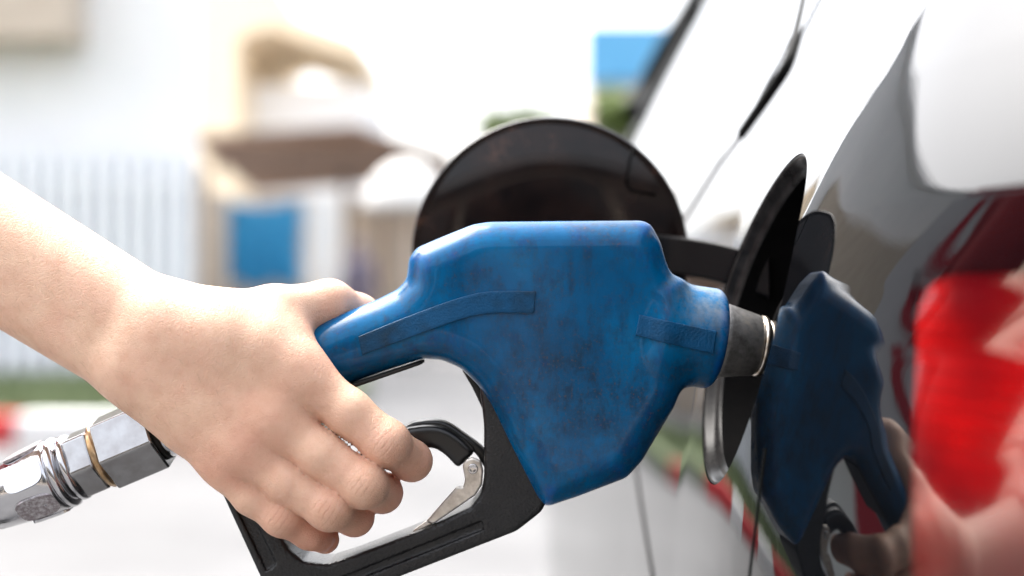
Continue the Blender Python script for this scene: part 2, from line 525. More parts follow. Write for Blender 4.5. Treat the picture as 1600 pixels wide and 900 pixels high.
M['soil'] = noisy('soil', (.10, .075, .05), (.16, .12, .08), 10, .95)
M['sign_white'] = noisy('white_banner', (.76, .75, .76), (.82, .81, .82), 4, .6)
M['sign_red'] = mat('red_banner', (.55, .015, .03), .6)
M['steel'] = noisy('grey_steel', (.3, .3, .31), (.38, .38, .39), 10, .5, metal=.5)

# ------------------------------------------------------------------ ground
g = 400
o = mesh_obj('ground', [(-g, -g, 0), (g, -g, 0), (g, g, 0), (-g, g, 0)], [(0, 1, 2, 3)], M['ground'], None, False)
tag(o, kind='structure', label='pale concrete forecourt under everything')

# ------------------------------------------------------------------ car
gv = np.array([-.80, -.62, -.45, -.30, -.16, -.10, -.03, .03, .07, .15, .30, .45, .70])
gs = np.array([-.45, -.25, -.08, .00, .06, .12, .20, .38, .47, .50, .52, .60, .90])
vv_ = np.linspace(-.8, .7, 3001)
sl_ = np.interp(vv_, gv, gs)
G_ = np.concatenate([[0], np.cumsum((sl_[1:] + sl_[:-1]) / 2 * (vv_[1] - vv_[0]))])
G_ += .108 - np.interp(0, vv_, G_)
fy = np.array([-.30, -.12, 0.0, .10, .20, .28, .34, .40, .44, .474, .50, .54, .575, .61, .65, .75, 1.0, 1.4, 1.9, 2.4, 3.0, 3.5, 3.9, 4.15, 4.3])
fo = np.array([1.10, .66, .46, .32, .195, .118, .080, .0515, .0362, .0250, .0172, .0078, .0025, .0005, .000, .000, -.004, -.014, -.030, -.030, .01, .07, .18, .36, .75])
# smooth the plan curve (monotone cubic by resampling and blurring)
yy_ = np.linspace(-.30, 4.3, 4601)
ff_ = np.interp(yy_, fy, fo)
for _ in range(60):
    p_ = np.pad(ff_, 8, mode='edge')
    w_ = np.convolve(p_, np.ones(17) / 17, 'valid')
    ff_[8:-8] = w_[8:-8]
    if _ == 3: break
def S(Y, v):
    f = np.interp(Y, yy_, ff_)
    return np.interp(v, vv_, G_) + np.where(np.asarray(Y) < .66, f * np.interp(v, [-.22, -.14, -.05, -.02, 0.0, .03, .08], [.50, .56, .90, .98, .94, .78, .70]), f)
def Sn(Y, v):
    e = .002
    dy = (S(Y + e, v) - S(Y - e, v)) / (2 * e)
    dv = (S(Y, v + e) - S(Y, v - e)) / (2 * e)
    n = np.stack([-np.ones_like(dy), dy, dv], -1)
    return n / np.linalg.norm(n, axis=-1, keepdims=True)
def hit(x, y):
    """Where the ray through a photo pixel meets the car's side: (Y, v)."""
    Y = np.linspace(.42, 3, 6000)
    d = (x - 800) / FPX * Y - S(Y, (450 - y) / FPX * Y)
    k = np.argmax(d > 0) if (d > 0).any() else np.argmax(d)
    return Y[k], (450 - y) / FPX * Y[k]
def on_car(Y, v, off=0.0):
    Y = np.asarray(Y, float); v = np.asarray(v, float)
    p = np.stack([S(Y, v), Y, H + v], -1)
    return p + Sn(Y, v) * off

car = empty('car', (.95, 2.0, 0))
tag(car, 'glossy charcoal car with its round fuel door swung open', 'car')
YC, VC, RF = .650, -.014, .0752

def patch(name, Yg, Vg, mtl, parent, off=0.0):
    """Grid patch on the car's side; Yg, Vg 2-D arrays."""
    a, b = Yg.shape
    P = on_car(Yg, Vg, off).reshape(-1, 3)
    n = Sn(Yg, Vg).reshape(-1, 3)
    F = []
    for i in range(a - 1):
        for j in range(b - 1):
            F.append((i * b + j, i * b + j + 1, (i + 1) * b + j + 1, (i + 1) * b + j))
    V = P
    e1 = V[F[0][1]] - V[F[0][0]]; e2 = V[F[0][3]] - V[F[0][0]]
    if np.dot(np.cross(e1, e2), n[0]) < 0:
        F = [f[::-1] for f in F]
    return mesh_obj(name, V, F, mtl, parent, True, n)

# quarter panel with a round hole: square frame of rings about the filler, then plain grid around
q0, q1, r0, r1 = YC - .0775, YC + .085, VC - .085, VC + .085
Yl = np.unique(np.concatenate([np.linspace(.5, q0, 34), np.linspace(q1, 1.0, 60), np.linspace(1.0, 2.6, 130), np.linspace(2.6, 4.25, 90), [q0, q1]]))
Ylam = np.linspace(-.1, .5, 130)
Vl = np.unique(np.concatenate([np.linspace(-.75, r0, 90), np.linspace(r1, .40, 80)]))
def vtop(Y):
    return np.interp(Y, [-.1, .05, .25, .55, 1.0, 2.1, 2.9, 3.3, 4.2], [-.02, .10, .24, .36, .40, .40, .12, -.02, -.12])
Vs = np.linspace(0, 1, 260)
vb = -.75
def side_grid(Ya, Yb, nY, fn_lo, fn_hi, nv):
    Yg = np.linspace(Ya, Yb, nY)[:, None] * np.ones(nv)[None]
    t = np.linspace(0, 1, nv)[None]
    lo = fn_lo(Yg[:, :1]); hi = fn_hi(Yg[:, :1])
    return Yg, lo + (hi - lo) * t
def lamp_Y(v):       # the joint between lamp and quarter panel
    return np.interp(v, [-.75, -.30, -.12, -.05, .0, .1, .2, .4], [.39, .395, .414, .450, .470, .474, .49, .52])
k_ = lambda c: (lambda Y: np.full_like(Y, c))
parts = []
# quarter panel pieces are welded into one mesh
Pq, Nq, Fq = [], [], []
def add_grid(Yg, Vg):
    a, b = Yg.shape
    base = sum(len(p) for p in Pq)
    P = on_car(Yg, Vg).reshape(-1, 3); n = Sn(Yg, Vg).reshape(-1, 3)
    F = [(base + i * b + j, base + i * b + j + 1, base + (i + 1) * b + j + 1, base + (i + 1) * b + j) for i in range(a - 1) for j in range(b - 1)]
    f0 = [q - base for q in F[0]]
    if np.dot(np.cross(P[f0[1]] - P[f0[0]], P[f0[3]] - P[f0[0]]), n[0]) < 0: F = [f[::-1] for f in F]
    Pq.append(P); Nq.append(n); Fq.extend(F)
# ring patch
nA = 160
th = np.linspace(0, 2 * math.pi, nA + 1)
ct, st = np.cos(th), np.sin(th)
cy, cv = (q0 + q1) / 2, (r0 + r1) / 2
def sq_edge(t):
    # distance from (YC,VC) along direction t to the square's edge
    dx, dz = np.cos(t), np.sin(t)
    tx = np.where(dx > 0, (q1 - YC) / np.maximum(dx, 1e-9), (q0 - YC) / np.minimum(dx, -1e-9))
    tz = np.where(dz > 0, (r1 - VC) / np.maximum(dz, 1e-9), (r0 - VC) / np.minimum(dz, -1e-9))
    return np.minimum(tx, tz)
corner = [math.atan2(z - VC, y - YC) % (2 * math.pi) for y in (q0, q1) for z in (r0, r1)]
th = np.unique(np.concatenate([th, corner])); ct, st = np.cos(th), np.sin(th)
se = sq_edge(th)
rings = np.linspace(0, 1, 10)
Yg = YC + ct[:, None] * (RF + (se - RF)[:, None] * rings[None]); Vg = VC + st[:, None] * (RF + (se - RF)[:, None] * rings[None])
add_grid(Yg, Vg)
# columns above/below and left/right of the square
add_grid(*side_grid(q0, q1, 60, k_(r1), vtop, 70))
add_grid(*side_grid(q0, q1, 60, k_(vb), k_(r0), 110))
tt = np.linspace(0, 1, 44)[:, None]
vg = np.linspace(vb, 0, 160)
def rear_cols(v):      # between the lamp joint and the square
    v = np.atleast_1d(v)
    a = lamp_Y(v)
    return a[None] + (q0 - a)[None] * tt, np.ones_like(tt) * v[None]
add_grid(*rear_cols(np.concatenate([np.linspace(vb, r0, 70)[:-1], np.linspace(r0, r1, 60)[:-1], np.linspace(r1, .345, 50)])))
add_grid(*side_grid(q1, 2.1, 260, k_(vb), vtop, 200))
add_grid(*side_grid(2.1, 4.28, 130, k_(vb), vtop, 120))
o = mesh_obj('side_panel', np.concatenate(Pq), Fq, M['paint'], car, True, np.concatenate(Nq))
o['label'] = 'mirror-like charcoal rear side panel'
# tail lamp: a glossy red lens let into the corner
nv = 120
v_ = np.linspace(-.24, .004, nv)
cr_ = .020
rnd = cr_ - np.sqrt(np.maximum(cr_ ** 2 - np.maximum(v_ - (.004 - cr_), 0) ** 2, 0))      # rounded upper corner
Yg = np.stack([lamp_Y(v_) - .0015 - rnd - s * .20 for s in np.linspace(0, 1, 90)], 0); Vg = np.ones((90, 1)) * v_[None]
lampo = patch('tail_lamp', Yg, Vg, M['lamp'], car, .0008)
lampo['label'] = 'red tail lamp lens wrapped round the corner'
vs_ = np.linspace(-.2405, .0060, 60)
patch('lamp_seat', np.stack([lamp_Y(vs_) - q * .21 for q in np.linspace(0, 1, 60)], 0), np.ones((60, 1)) * vs_[None], M['paint'], car, -.0006)
# body corner above, below and behind the lamp
v_ = np.linspace(.161, .40, 50)
def corner_patch(v_, Ya, Yb, n=90):
    t = np.linspace(0, 1, n)[:, None]
    return Ya[None] + (Yb - Ya)[None] * t, np.ones((n, 1)) * v_[None]
Yt = lambda v: np.interp(v, [.0, .10, .24, .36, .42], [-.10, .05, .25, .55, .60])
v1 = np.linspace(.0055, .335, 90)
patch('corner_panel', *corner_patch(v1, lamp_Y(v1), np.minimum(Yt(v1), lamp_Y(v1) - .004)), M['paint'], car)
v2 = np.linspace(vb, -.241, 60)
patch('bumper', *corner_patch(v2, lamp_Y(v2), np.full_like(v2, -.28), 130), M['paint'], car)
v3 = np.linspace(-.24, .005, 60)
patch('tailgate_panel', *corner_patch(v3, lamp_Y(v3) - .203, np.maximum(np.full_like(v3, -.28), -.28), 100), M['paint'], car)
# roof, bonnet and far side as one shell
def shell():
    Ys = np.linspace(-.28, 4.28, 120)
    V, F = [], []
    n = 46
    for Y in Ys:
        vt = float(vtop(Y)); X0 = float(S(Y, vt)); X0 = min(X0, .93)
        prof = []
        for s in np.linspace(0, 1, 22):
            a = s * math.pi / 2
            prof.append((X0 + (.95 - X0) * (1 - math.cos(a)) ** .8 if False else X0 + (.95 - X0) * s, vt + .10 * math.sin(a)))
        prof += [(1.9 - x, z) for x, z in prof[-2::-1]]
        vs = np.linspace(vt, vb, 14)[1:]
        prof += [(1.9 - min(float(S(Y, v)), .93), v) for v in vs]
        for x, z in prof: V.append((x, Y, H + z))
        n = len(prof)
    for i in range(len(Ys) - 1):
        for j in range(n - 1):
            F.append((i * n + j, i * n + j + 1, (i + 1) * n + j + 1, (i + 1) * n + j))
    return V, F
V, F = shell()
mesh_obj('roof', V, F, M['paint'], car)
box('underbody', .25, 1.65, .2, 4.0, .24, .34, M['seal'], car)
for (wy) in (1.06, 3.35):
    for sx, x in ((1, .245), (-1, 1.655)):
        w = lathe('wheel', (x - .10 * sx, wy, .32), (sx, 0, 0), [(0, .20), (.0, .29), (.02, .315), (.18, .315), (.20, .29), (.20, .2)], M['tyre'], car, 40)
        rmo = lathe('rim', (x - .104 * sx, wy, .32), (sx, 0, 0), [(0, .03), (.012, .05), (.01, .17), (.0, .20), (.03, .205)], M['rim'], w, 40)

# recess: lip, flange and bowl behind the round hole
def ring_stack(name, steps, mtl, n=96, close=False):
    V, F = [], []
    for (rs, dep) in steps:
        a = np.linspace(0, 2 * math.pi, n, endpoint=False)
        Y = YC + RF * np.cos(a); v = VC + RF * np.sin(a)
        P = on_car(Y, v)
        C = on_car(YC, VC)
        P = C + (P - C) * rs
        nrm = Sn(np.array(YC), np.array(VC))
        V.extend(P - nrm * dep)
    m_ = len(steps)
    for i in range(m_ - 1):
        for k in range(n):
            F.append((i * n + k, (i + 1) * n + k, (i + 1) * n + (k + 1) % n, i * n + (k + 1) % n))
    if close: F.append(tuple((m_ - 1) * n + k for k in range(n)))
    return mesh_obj(name, V, F, mtl, car)
ring_stack('filler_flange', [(1.006, .0012), (1.0, .0004), (.985, .0006), (.97, .002), (.955, .0045), (.935, .006), (.915, .0065), (.90, .008)], M['flange'])
ring_stack('filler_bowl', [(.902, .0078), (.89, .02), (.82, .05), (.70, .062), (.30, .066)], M['recess'], close=True)
nF = -Sn(np.array(YC), np.array(VC))
# filler neck where the spout goes in, seam strips, window, trim
YN = .650                                        # depth of the nozzle's middle plane
k0 = YN / FPX
def Q(x, y): return np.array([(x - 800) * k0, H + (450 - y) * k0])     # photo pixel -> (X, Z) in the nozzle's plane
SP_A = np.array([Q(1060, 521)[0], YN, Q(1060, 521)[1]])
SP_D = np.array([math.cos(R(9)), .10, -math.sin(R(9))]); SP_D /= np.linalg.norm(SP_D)
lathe('filler_neck', SP_A + SP_D * .049, SP_D, [(0, .0225), (0, .026), (.03, .026), (.03, .0215), (.004, .0215)], M['recess'], car, 48, cap=False)

def strip_on(name, pts, w, mtl, off=.0006, n=14):
    """A thin raised line that follows the car's side through photo-pixel points."""
    hv = [hit(x, y) for x, y in pts]
    c_ = catmull(hv, n)
    V, F = [], []
    for i, p in enumerate(c_):
        d = np.array(c_[min(i + 1, len(c_) - 1)]) - np.array(c_[max(i - 1, 0)])
        d /= np.linalg.norm(d)
        nn_ = np.array([-d[1], d[0]]) * w / 2
        a, b_ = p + nn_, p - nn_
        for q, of in ((a, -.001), (a, off * .6), (p, off), (b_, off * .6), (b_, -.001)):
            V.append(on_car(q[0], q[1], of))
    for i in range(len(c_) - 1):
        for j in range(4):
            F.append((i * 5 + j, i * 5 + j + 1, (i + 1) * 5 + j + 1, (i + 1) * 5 + j))
    return mesh_obj(name, V, F, mtl, car)
strip_on('panel_seam', [(1197, 700), (1191, 740), (1184, 800), (1171, 905)], .0020, M['seal'])
strip_on('door_seam', [(984, 640), (992, 720), (1004, 800), (1021, 905)], .0075, M['seal'])

strip_on('pillar_reflection', [(1160, -20), (1132, 60), (1098, 170), (1062, 280), (1040, 360)], .016, M['gasket_reflection'], .006)  # added grey strip standing in for a pillar reflection on the door
# rear side window and its black surround
def px_line(pts, n=10): return np.array([hit(x, y) for x, y in pts])
wl_ = px_line([(1262, -30), (1250, 30), (1232, 95), (1205, 140), (1160, 205), (1120, 262), (1085, 318)])
wl_ = wl_[np.argsort(wl_[:, 0])]
def wlow(Y): return np.interp(Y, wl_[:, 0], wl_[:, 1])
def whigh(Y): return np.maximum(vtop(Y) - .03, wlow(Y) + .002)
win = patch('window', *side_grid(wl_[0, 0], wl_[-1, 0], 80, wlow, whigh, 60), M['glass_dark'], car, .0012)
strip_on('window_trim', [(1263, -30), (1251, 30), (1233, 95), (1205, 142), (1160, 207)], .010, M['seal'], .004)
gp = [hit(x, y) for x, y in [(1100, -20), (1085, 8), (1050, 75), (1014, 150), (1002, 182)]]
tube('window_frame', catmull([on_car(a, b_, .014) for a, b_ in gp], 6), .018, M['seal'], car, 12)
strip_on('window_gasket', [(1204, 143), (1160, 207), (1120, 262), (1085, 318), (1050, 372)], .005, M['gasket_reflection'], .002)
# dark pillar edge that closes the car's outline far forward
for (Ya, Yb, mt_, nm) in ((1.95, 2.28, M['seal'], 'pillar'),):
    patch(nm, *side_grid(Ya, Yb, 40, k_(.16), lambda Y: vtop(Y) - .005, 50), mt_, car, .003)

# fuel door, swung open, hinged at the front edge of the recess
DC = PX(857, 398, .775)
dn = np.array([-.10, -1.0, .03]); dn /= np.linalg.norm(dn)
door = lathe('fuel_door', DC, dn, [(-.0045, .060), (-.0050, .0735), (-.0030, .0755), (-.0008, .0757), (.0004, .0750), (.0008, .0742), (.0002, .0728), (.0002, .071), (.0006, .0700), (.0006, .03), (.0006, .001)], M['door_inner'], car, 128)
door['label'] = 'round fuel door seen from its dark inner side'
_, du, dw = frame_of(dn)
# pressed bracket outline on the inner face
def on_door(x, y, lift=.0016):
    p = PX(x, y, .775)
    p = p - dn * np.dot(p - DC, dn)
    return p + dn * lift
tube('door_crease', [on_door(*p) for p in [(990, 232), (985, 250), (978, 285), (985, 297), (1000, 301), (1024, 306)]], .0007, M['recess'], door, 8)
# hinge arm
arm_c = catmull([PX(985, 392, .768), PX(1045, 398, .762), PX(1100, 406, .745), PX(1150, 418, .728), PX(1200, 434, .712)], 8)
V, F = [], []
for i, p in enumerate(arm_c):
    hh_ = .0095
    for (dz, dy) in ((hh_, -.003), (hh_ + .001, 0), (hh_, .003), (-hh_, .003), (-hh_ - .001, 0), (-hh_, -.003)):
        V.append(p + np.array([0, dy, dz]))
for i in range(len(arm_c) - 1):
    for j in range(6):
        F.append((i * 6 + j, i * 6 + (j + 1) % 6, (i + 1) * 6 + (j + 1) % 6, (i + 1) * 6 + j))
F.append(tuple(range(6))); F.append(tuple((len(arm_c) - 1) * 6 + j for j in range(5, -1, -1)))
bevel(mesh_obj('hinge_arm', V, F, M['panel_black'], car, False), .0008, 2, 30)

# ------------------------------------------------------------------ fuel nozzle
noz = empty('fuel_nozzle', tuple(PX(700, 560, YN)))
tag(noz, 'scuffed blue fuel nozzle with black trigger guard, pushed into the car', 'fuel nozzle')
def sdf_part(name, poly_px, half, r, mtl, h=.0009, blur=2, Yc=YN, extra=None, halff=None, parent=noz, it=2, chamfer=None):
    P = np.array([Q(x, y) for x, y in poly_px])
    hm = float(np.max(half)) if halff is None else halff[1]
    lo = [P[:, 0].min() - .006, -hm - .006, P[:, 1].min() - .006]; hi = [P[:, 0].max() + .006, hm + .006, P[:, 1].max() + .006]
    if extra is not None:
        lo = np.minimum(lo, extra[1]); hi = np.maximum(hi, extra[2])
    ax = grid(lo, hi, h)
    XX, ZZ = np.meshgrid(ax[0], ax[2], indexing='ij')
    d2 = blur2(poly_sdf(XX, ZZ, P), blur)
    hf = half if halff is None else halff[0](XX, ZZ)
    F = extrude_sdf(d2.astype(np.float32), ax[1], hf, r, chamfer)
    if extra is not None:
        F = extra[0](F, ax, XX, ZZ)
    V, q = surface_nets(F, (ax[0][0], ax[1][0], ax[2][0]), h)
    V = relax(V, q, it)
    V[:, 1] += Yc
    return mesh_obj(name, V, q, mtl, parent)

body_px = [(250, 622), (300, 588), (380, 552), (482, 512), (560, 480), (590, 468), (622, 452), (637, 436), (640, 404), (652, 388), (690, 372), (740, 352), (766, 348),
           (860, 347), (1000, 346), (1014, 352), (1028, 378), (1038, 412), (1046, 430), (1062, 440), (1062, 600), (1050, 632), (1000, 716), (976, 742), (900, 771), (852, 787), (838, 772),
           (800, 698), (768, 632), (748, 600), (722, 574), (692, 561), (662, 559), (610, 576), (548, 598), (470, 628), (400, 660), (330, 692), (280, 708)]
def half_body(XX, ZZ):
    # the grip is slimmer than the block
    x = XX / k0 + 800
    t = np.clip((x - 560) / 170, 0, 1); t = t * t * (3 - 2 * t)
    return (.0165 + t * .0065).astype(np.float32)
def body_extra(F, ax, XX, ZZ):
    # round neck that carries the spout
    A = SP_A - np.array([0, YN, 0])
    a = A - SP_D * .014; b_ = A + SP_D * .0185
    X = (ax[0] - a[0])[:, None, None]; Y = (ax[1] - a[1])[None, :, None]; Z = (ax[2] - a[2])[None, None, :]
    t = X * SP_D[0] + Y * SP_D[1] + Z * SP_D[2]
    rad = np.sqrt((X - t * SP_D[0]) ** 2 + (Y - t * SP_D[1]) ** 2 + (Z - t * SP_D[2]) ** 2)
    Lc = np.linalg.norm(b_ - a)
    rc = .0226 + .0006 * np.clip(t / Lc, 0, 1)
    rr_ = .0045
    w1 = rad - rc + rr_; w2 = np.abs(t - Lc / 2) - Lc / 2 + rr_
    neck = np.minimum(np.maximum(w1, w2), 0) + np.sqrt(np.maximum(w1, 0) ** 2 + np.maximum(w2, 0) ** 2) - rr_
    # wide chamfer along the top and bottom edges of the block and the grip
    F = smin(F, neck, .008)
    return F
sleeve = sdf_part('body', body_px, .023, .0030, M['sleeve'], .0009, 4, chamfer=.0085, extra=(body_extra, [Q(1040, 450)[0], -.030, Q(1100, 640)[1]], [Q(1165, 450)[0], .034, Q(1100, 430)[1]]), halff=(half_body, .0235), it=3)
sleeve['label'] = 'scuffed blue rubber sleeve'

# raised grained strips on the near face: they follow the sleeve's own surface
def raised_strip(name, top, bot, hgt=.0010, nn=26):
    T = catmull([np.array(p) for p in top], nn); B = catmull([np.array(p) for p in bot], nn)
    n = len(T); mrows = 7
    V, F = [], []
    def near_y(x, y):
        q = Q(x, y)
        P0 = sleeve_v[np.argsort((sleeve_v[:, 0] - q[0]) ** 2 + (sleeve_v[:, 2] - q[1]) ** 2)[:10]]
        return np.mean(P0[:, 1])
    rows = []
    for i in range(n):
        for j in range(mrows):
            s = j / (mrows - 1)
            p = T[i] * (1 - s) + B[i] * s
            y = near_y(*p); q = Q(*p)
            rows.append((q[0], y, q[1]))
    rows = np.array(rows).reshape(n, mrows, 3)
    for _ in range(6):        # smooth the sampled depth
        y = rows[:, :, 1]
        yp = np.pad(y, ((1, 1), (0, 0)), mode='edge'); y = (yp[:-2] + 2 * y + yp[2:]) / 4
        yp = np.pad(y, ((0, 0), (1, 1)), mode='edge'); y = (yp[:, :-2] + 2 * y + yp[:, 2:]) / 4
        rows[:, :, 1] = y
    top_s = rows.copy(); top_s[:, :, 1] -= hgt
    # outer wall ring
    idx = lambda i, j: i * mrows + j
    V = list(top_s.reshape(-1, 3))
    for i in range(n - 1):
        for j in range(mrows - 1):
            F.append((idx(i, j), idx(i, j + 1), idx(i + 1, j + 1), idx(i + 1, j)))
    loop = [(0, j) for j in range(mrows)] + [(i, mrows - 1) for i in range(1, n)] + [(n - 1, j) for j in range(mrows - 2, -1, -1)] + [(i, 0) for i in range(n - 2, 0, -1)]
    b0_ = len(V)
    for (i, j) in loop: V.append(rows[i, j] + np.array([0, .001, 0]))
    m_ = len(loop)
    for a in range(m_):
        c2 = (a + 1) % m_
        F.append((idx(*loop[a]), b0_ + a, b0_ + c2, idx(*loop[c2])))
    o = mesh_obj(name, V, F, M['strip'], noz, True)
    bevel(o, .0003, 2, 40)
    return o
sleeve_v = np.array([v.co for v in sleeve.data.vertices])
sleeve_v = sleeve_v[sleeve_v[:, 1] < YN - .008]
raised_strip('grip_strip', [(566, 524), (640, 494), (720, 465), (770, 455), (836, 455)], [(572, 552), (640, 527), (720, 498), (770, 488), (833, 488)])
raised_strip('neck_strip', [(992, 490), (1050, 503), (1109, 515)], [(986, 521), (1045, 536), (1104, 549)])

# spout: grey collar, rings, pipe
sp = lambda x: SP_A + SP_D * ((x - 1060) * k0 / SP_D[0])
u = k0 / SP_D[0]
lathe('spout_collar', sp(1118), SP_D, [(0, .0165), (8 * u, .0172), (14 * u, .0170), (62 * u, .0142), (66 * u, .0135), (67 * u, .011)], M['collar'], noz, 64)
lathe('spout_ring', sp(1186), SP_D, [(-2 * u, .010), (-1 * u, .0136), (1.5 * u, .0142), (6 * u, .0142), (8.5 * u, .0136), (9.5 * u, .010)], M['ring'], noz, 64)
lathe('spout_ring', sp(1197), SP_D, [(-2 * u, .010), (-1 * u, .0120), (2 * u, .0126), (10 * u, .0126), (12 * u, .0120), (13 * u, .010)], M['ring'], noz, 64)
lathe('spout', sp(1190), SP_D, [(0, .0102), (.05, .0102), (.05, .0085), (.045, .0085)], M['collar'], noz, 40)

# trigger guard: textured plastic loop
guard_px = [(750, 598), (778, 598), (856, 772), (846, 792), (838, 799), (807, 823), (640, 888), (470, 957), (448, 955), (434, 936), (362, 779), (312, 668), (352, 652),
            (372, 690), (408, 756), (440, 820), (458, 850), (480, 869), (516, 873), (560, 859), (640, 828), (690, 808), (738, 784), (752, 766), (757, 742), (757, 660)]
pan = np.array([Q(x, y) for x, y in [(754, 806), (757, 820), (520, 914), (500, 908)]])
pan2 = np.array([Q(x, y) for x, y in [(372, 776), (398, 788), (440, 872), (424, 884)]])
def guard_extra(F, ax, XX, ZZ):
    for pp in (pan, pan2):
        d = poly_sdf(XX, ZZ, pp).astype(np.float32)
        yy = ax[1]
        cut = np.maximum(d[:, None, :], (yy + .0135 - .0016)[None, :, None])      # near face only
        F = np.maximum(F, -cut)
    return F
sdf_part('trigger_guard', guard_px, .0135, .0022, M['guard'], .0009, 2, extra=(guard_extra, [9, 9, 9], [-9, -9, -9]), it=1)
# lever and its inner rib
lev = catmull([(430, 800), (520, 748), (596, 706), (628, 688), (655, 681), (684, 681), (708, 694), (730, 716)], 6)
def band(path, w0, w1):
    a, b_ = [], []
    for i, p in enumerate(path):
        d = path[min(i + 1, len(path) - 1)] - path[max(i - 1, 0)]; d = d / np.linalg.norm(d)
        n_ = np.array([-d[1], d[0]]); w = w0 + (w1 - w0) * i / (len(path) - 1)
        a.append(p + n_ * w); b_.append(p - n_ * w)
    return [tuple(p) for p in a] + [tuple(p) for p in b_[::-1]]
lever = sdf_part('trigger_lever', band(lev, 15, 19), .0085, .0028, M['lever'], .0008, 3)
lev2 = catmull([(628, 674), (652, 664), (690, 664), (722, 684), (750, 706), (764, 728)], 6)
sdf_part('lever_rib', band(lev2, 5, 8), .0050, .0012, M['lever'], .0008, 1, Yc=YN + .004, parent=lever)
# hold-open latch
latch_px = [(724, 722), (730, 713), (740, 710), (752, 715), (756, 730), (754, 752), (744, 768), (680, 812), (668, 808), (716, 754), (725, 756), (728, 744)]
latch = sdf_part('hold_open_latch', latch_px, .0016, .0007, M['latch'], .0005, 1, Yc=YN - .0105)
tip = sdf_part('latch_tip', [(668, 808), (680, 812), (650, 828), (646, 824)], .0011, .0005, M['latch'], .0005, 1, Yc=YN - .0098, parent=latch)
pv = np.array([Q(740, 727)[0], YN - .0118, Q(740, 727)[1]])
lathe('rivet', pv, (0, -1, 0), [(0, .0023), (.0008, .0023), (.0011, .0019), (.0009, .0014), (.0009, .0004)], M['chrome'], latch, 24)
lathe('latch_pivot', pv + np.array([0, .001, 0]), (0, 1, 0), [(0, .0017), (.022, .0017)], M['latch'], latch, 16)
sdf_part('grip_underplate', [(540, 601), (662, 561), (664, 567), (545, 608)], .0105, .001, M['rubber'], .0009, 1)
sdf_part('inner_cheek', [(716, 568), (742, 588), (762, 622), (764, 660), (755, 640), (738, 604)], .0105, .001, M['rubber'], .0009, 1, Yc=YN + .006)

# chrome swivel between grip and hose
SW_A = np.array([*Q(168, 708)]); e_ = np.array([.92, .39]); e_ /= np.linalg.norm(e_)
SWD = np.array([e_[0], -.02, e_[1]]); SWD /= np.linalg.norm(SWD)
SWA = np.array([SW_A[0], YN, SW_A[1]])
def sw(t): return SWA + SWD * t * k0
sw_root = lathe('swivel', sw(92), SWD, [(0, 43 * k0), (4 * k0, 45 * k0), (40 * k0, 45 * k0), (44 * k0, 42 * k0), (120 * k0, 42 * k0)], M['chrome'], noz, 48)
def hexnut(name, t0, t1, rr_, mtl, rot=0.0, bv=.0009, parent=sw_root):
    o = lathe(name, sw(t0), SWD, [(0, rr_ * k0), ((t1 - t0) * k0, rr_ * k0)], mtl, parent, 6, rot, smooth=False)
    bevel(o, bv, 3, 20)
    return o
PH = R(40)
hexnut('hex_nut', 1, 88, 62, M['nickel'], PH)
lathe('swivel_seal', sw(87), SWD, [(0, 40 * k0), (0, 46 * k0), (6 * k0, 46 * k0), (6 * k0, 40 * k0)], M['rubber'], sw_root, 48)
lathe('brass_washer', sw(-12), SWD, [(0, 44 * k0), (1 * k0, 51 * k0), (5 * k0, 54 * k0), (10 * k0, 53 * k0), (14 * k0, 50 * k0), (15 * k0, 44 * k0)], M['brass'], sw_root, 64)
hexnut('hex_collar', -50, -10, 55, M['nickel'], PH, .0012)
lathe('swivel_ring', sw(-62), SWD, [(0, 40 * k0), (1 * k0, 50 * k0), (4 * k0, 54 * k0), (9 * k0, 54 * k0), (13 * k0, 50 * k0), (14 * k0, 40 * k0)], M['chrome'], sw_root, 64)
lathe('swivel_neck', sw(-70), SWD, [(0, 47 * k0), (22 * k0, 47 * k0)], M['nickel'], sw_root, 64)
lathe('swivel_ring', sw(-82), SWD, [(0, 44 * k0), (1 * k0, 55 * k0), (5 * k0, 58 * k0), (11 * k0, 57 * k0), (15 * k0, 50 * k0), (16 * k0, 44 * k0)], M['chrome'], sw_root, 64)
cp = lathe('hose_ferrule', sw(-200), SWD, [(0, 30 * k0), (0, 43 * k0), (4 * k0, 46 * k0), (50 * k0, 52 * k0), (95 * k0, 57 * k0), (114 * k0, 57 * k0), (119 * k0, 53 * k0), (120 * k0, 40 * k0)], M['chrome'], sw_root, 72)
# milled flats on the ferrule
_, fu, fw = frame_of(SWD)
for a in range(6):
    an = PH + R(30) + a * math.pi / 3
    nrm = fu * math.cos(an) + fw * math.sin(an); tg = np.cross(SWD, nrm)
    V = []
    for kx, ky in [(math.cos(b_), math.sin(b_)) for b_ in np.linspace(0, 2 * math.pi, 32, endpoint=False)]:
        sx = np.sign(kx) * abs(kx) ** .6; sy = np.sign(ky) * abs(ky) ** .6
        tt_ = -118 + sx * 32
        V.append(sw(tt_) + nrm * (57.3 * k0 + (sx * 32 - 20) * .06 * k0) + tg * (sy * 22 * k0))
    V = V + [p - nrm * .0012 for p in V]
    F = [tuple(range(32))] + [(i, 32 + i, 32 + (i + 1) % 32, (i + 1) % 32) for i in range(32)]
    mesh_obj('milled_flat', V, F, M['pitted'] if a % 2 == 0 else M['chrome'], cp, False)

# black hose hanging from the swivel down to the ground and away
hp = [sw(-195), sw(-260), sw(-420) + np.array([0, 0, -.02]), sw(-700) + np.array([-.02, -.01, -.12]), np.array([-.62, .60, .42]), np.array([-.75, .40, .10]), np.array([-1.0, .0, .02]), np.array([-1.8, -.6, .02]), np.array([-2.6, -1.2, .02])]
hose = tube('fuel_hose', catmull(hp, 10), 36 * k0, M['rubber'], None, 24)
tag(hose, 'black rubber fuel hose running out of the chrome swivel', 'hose')
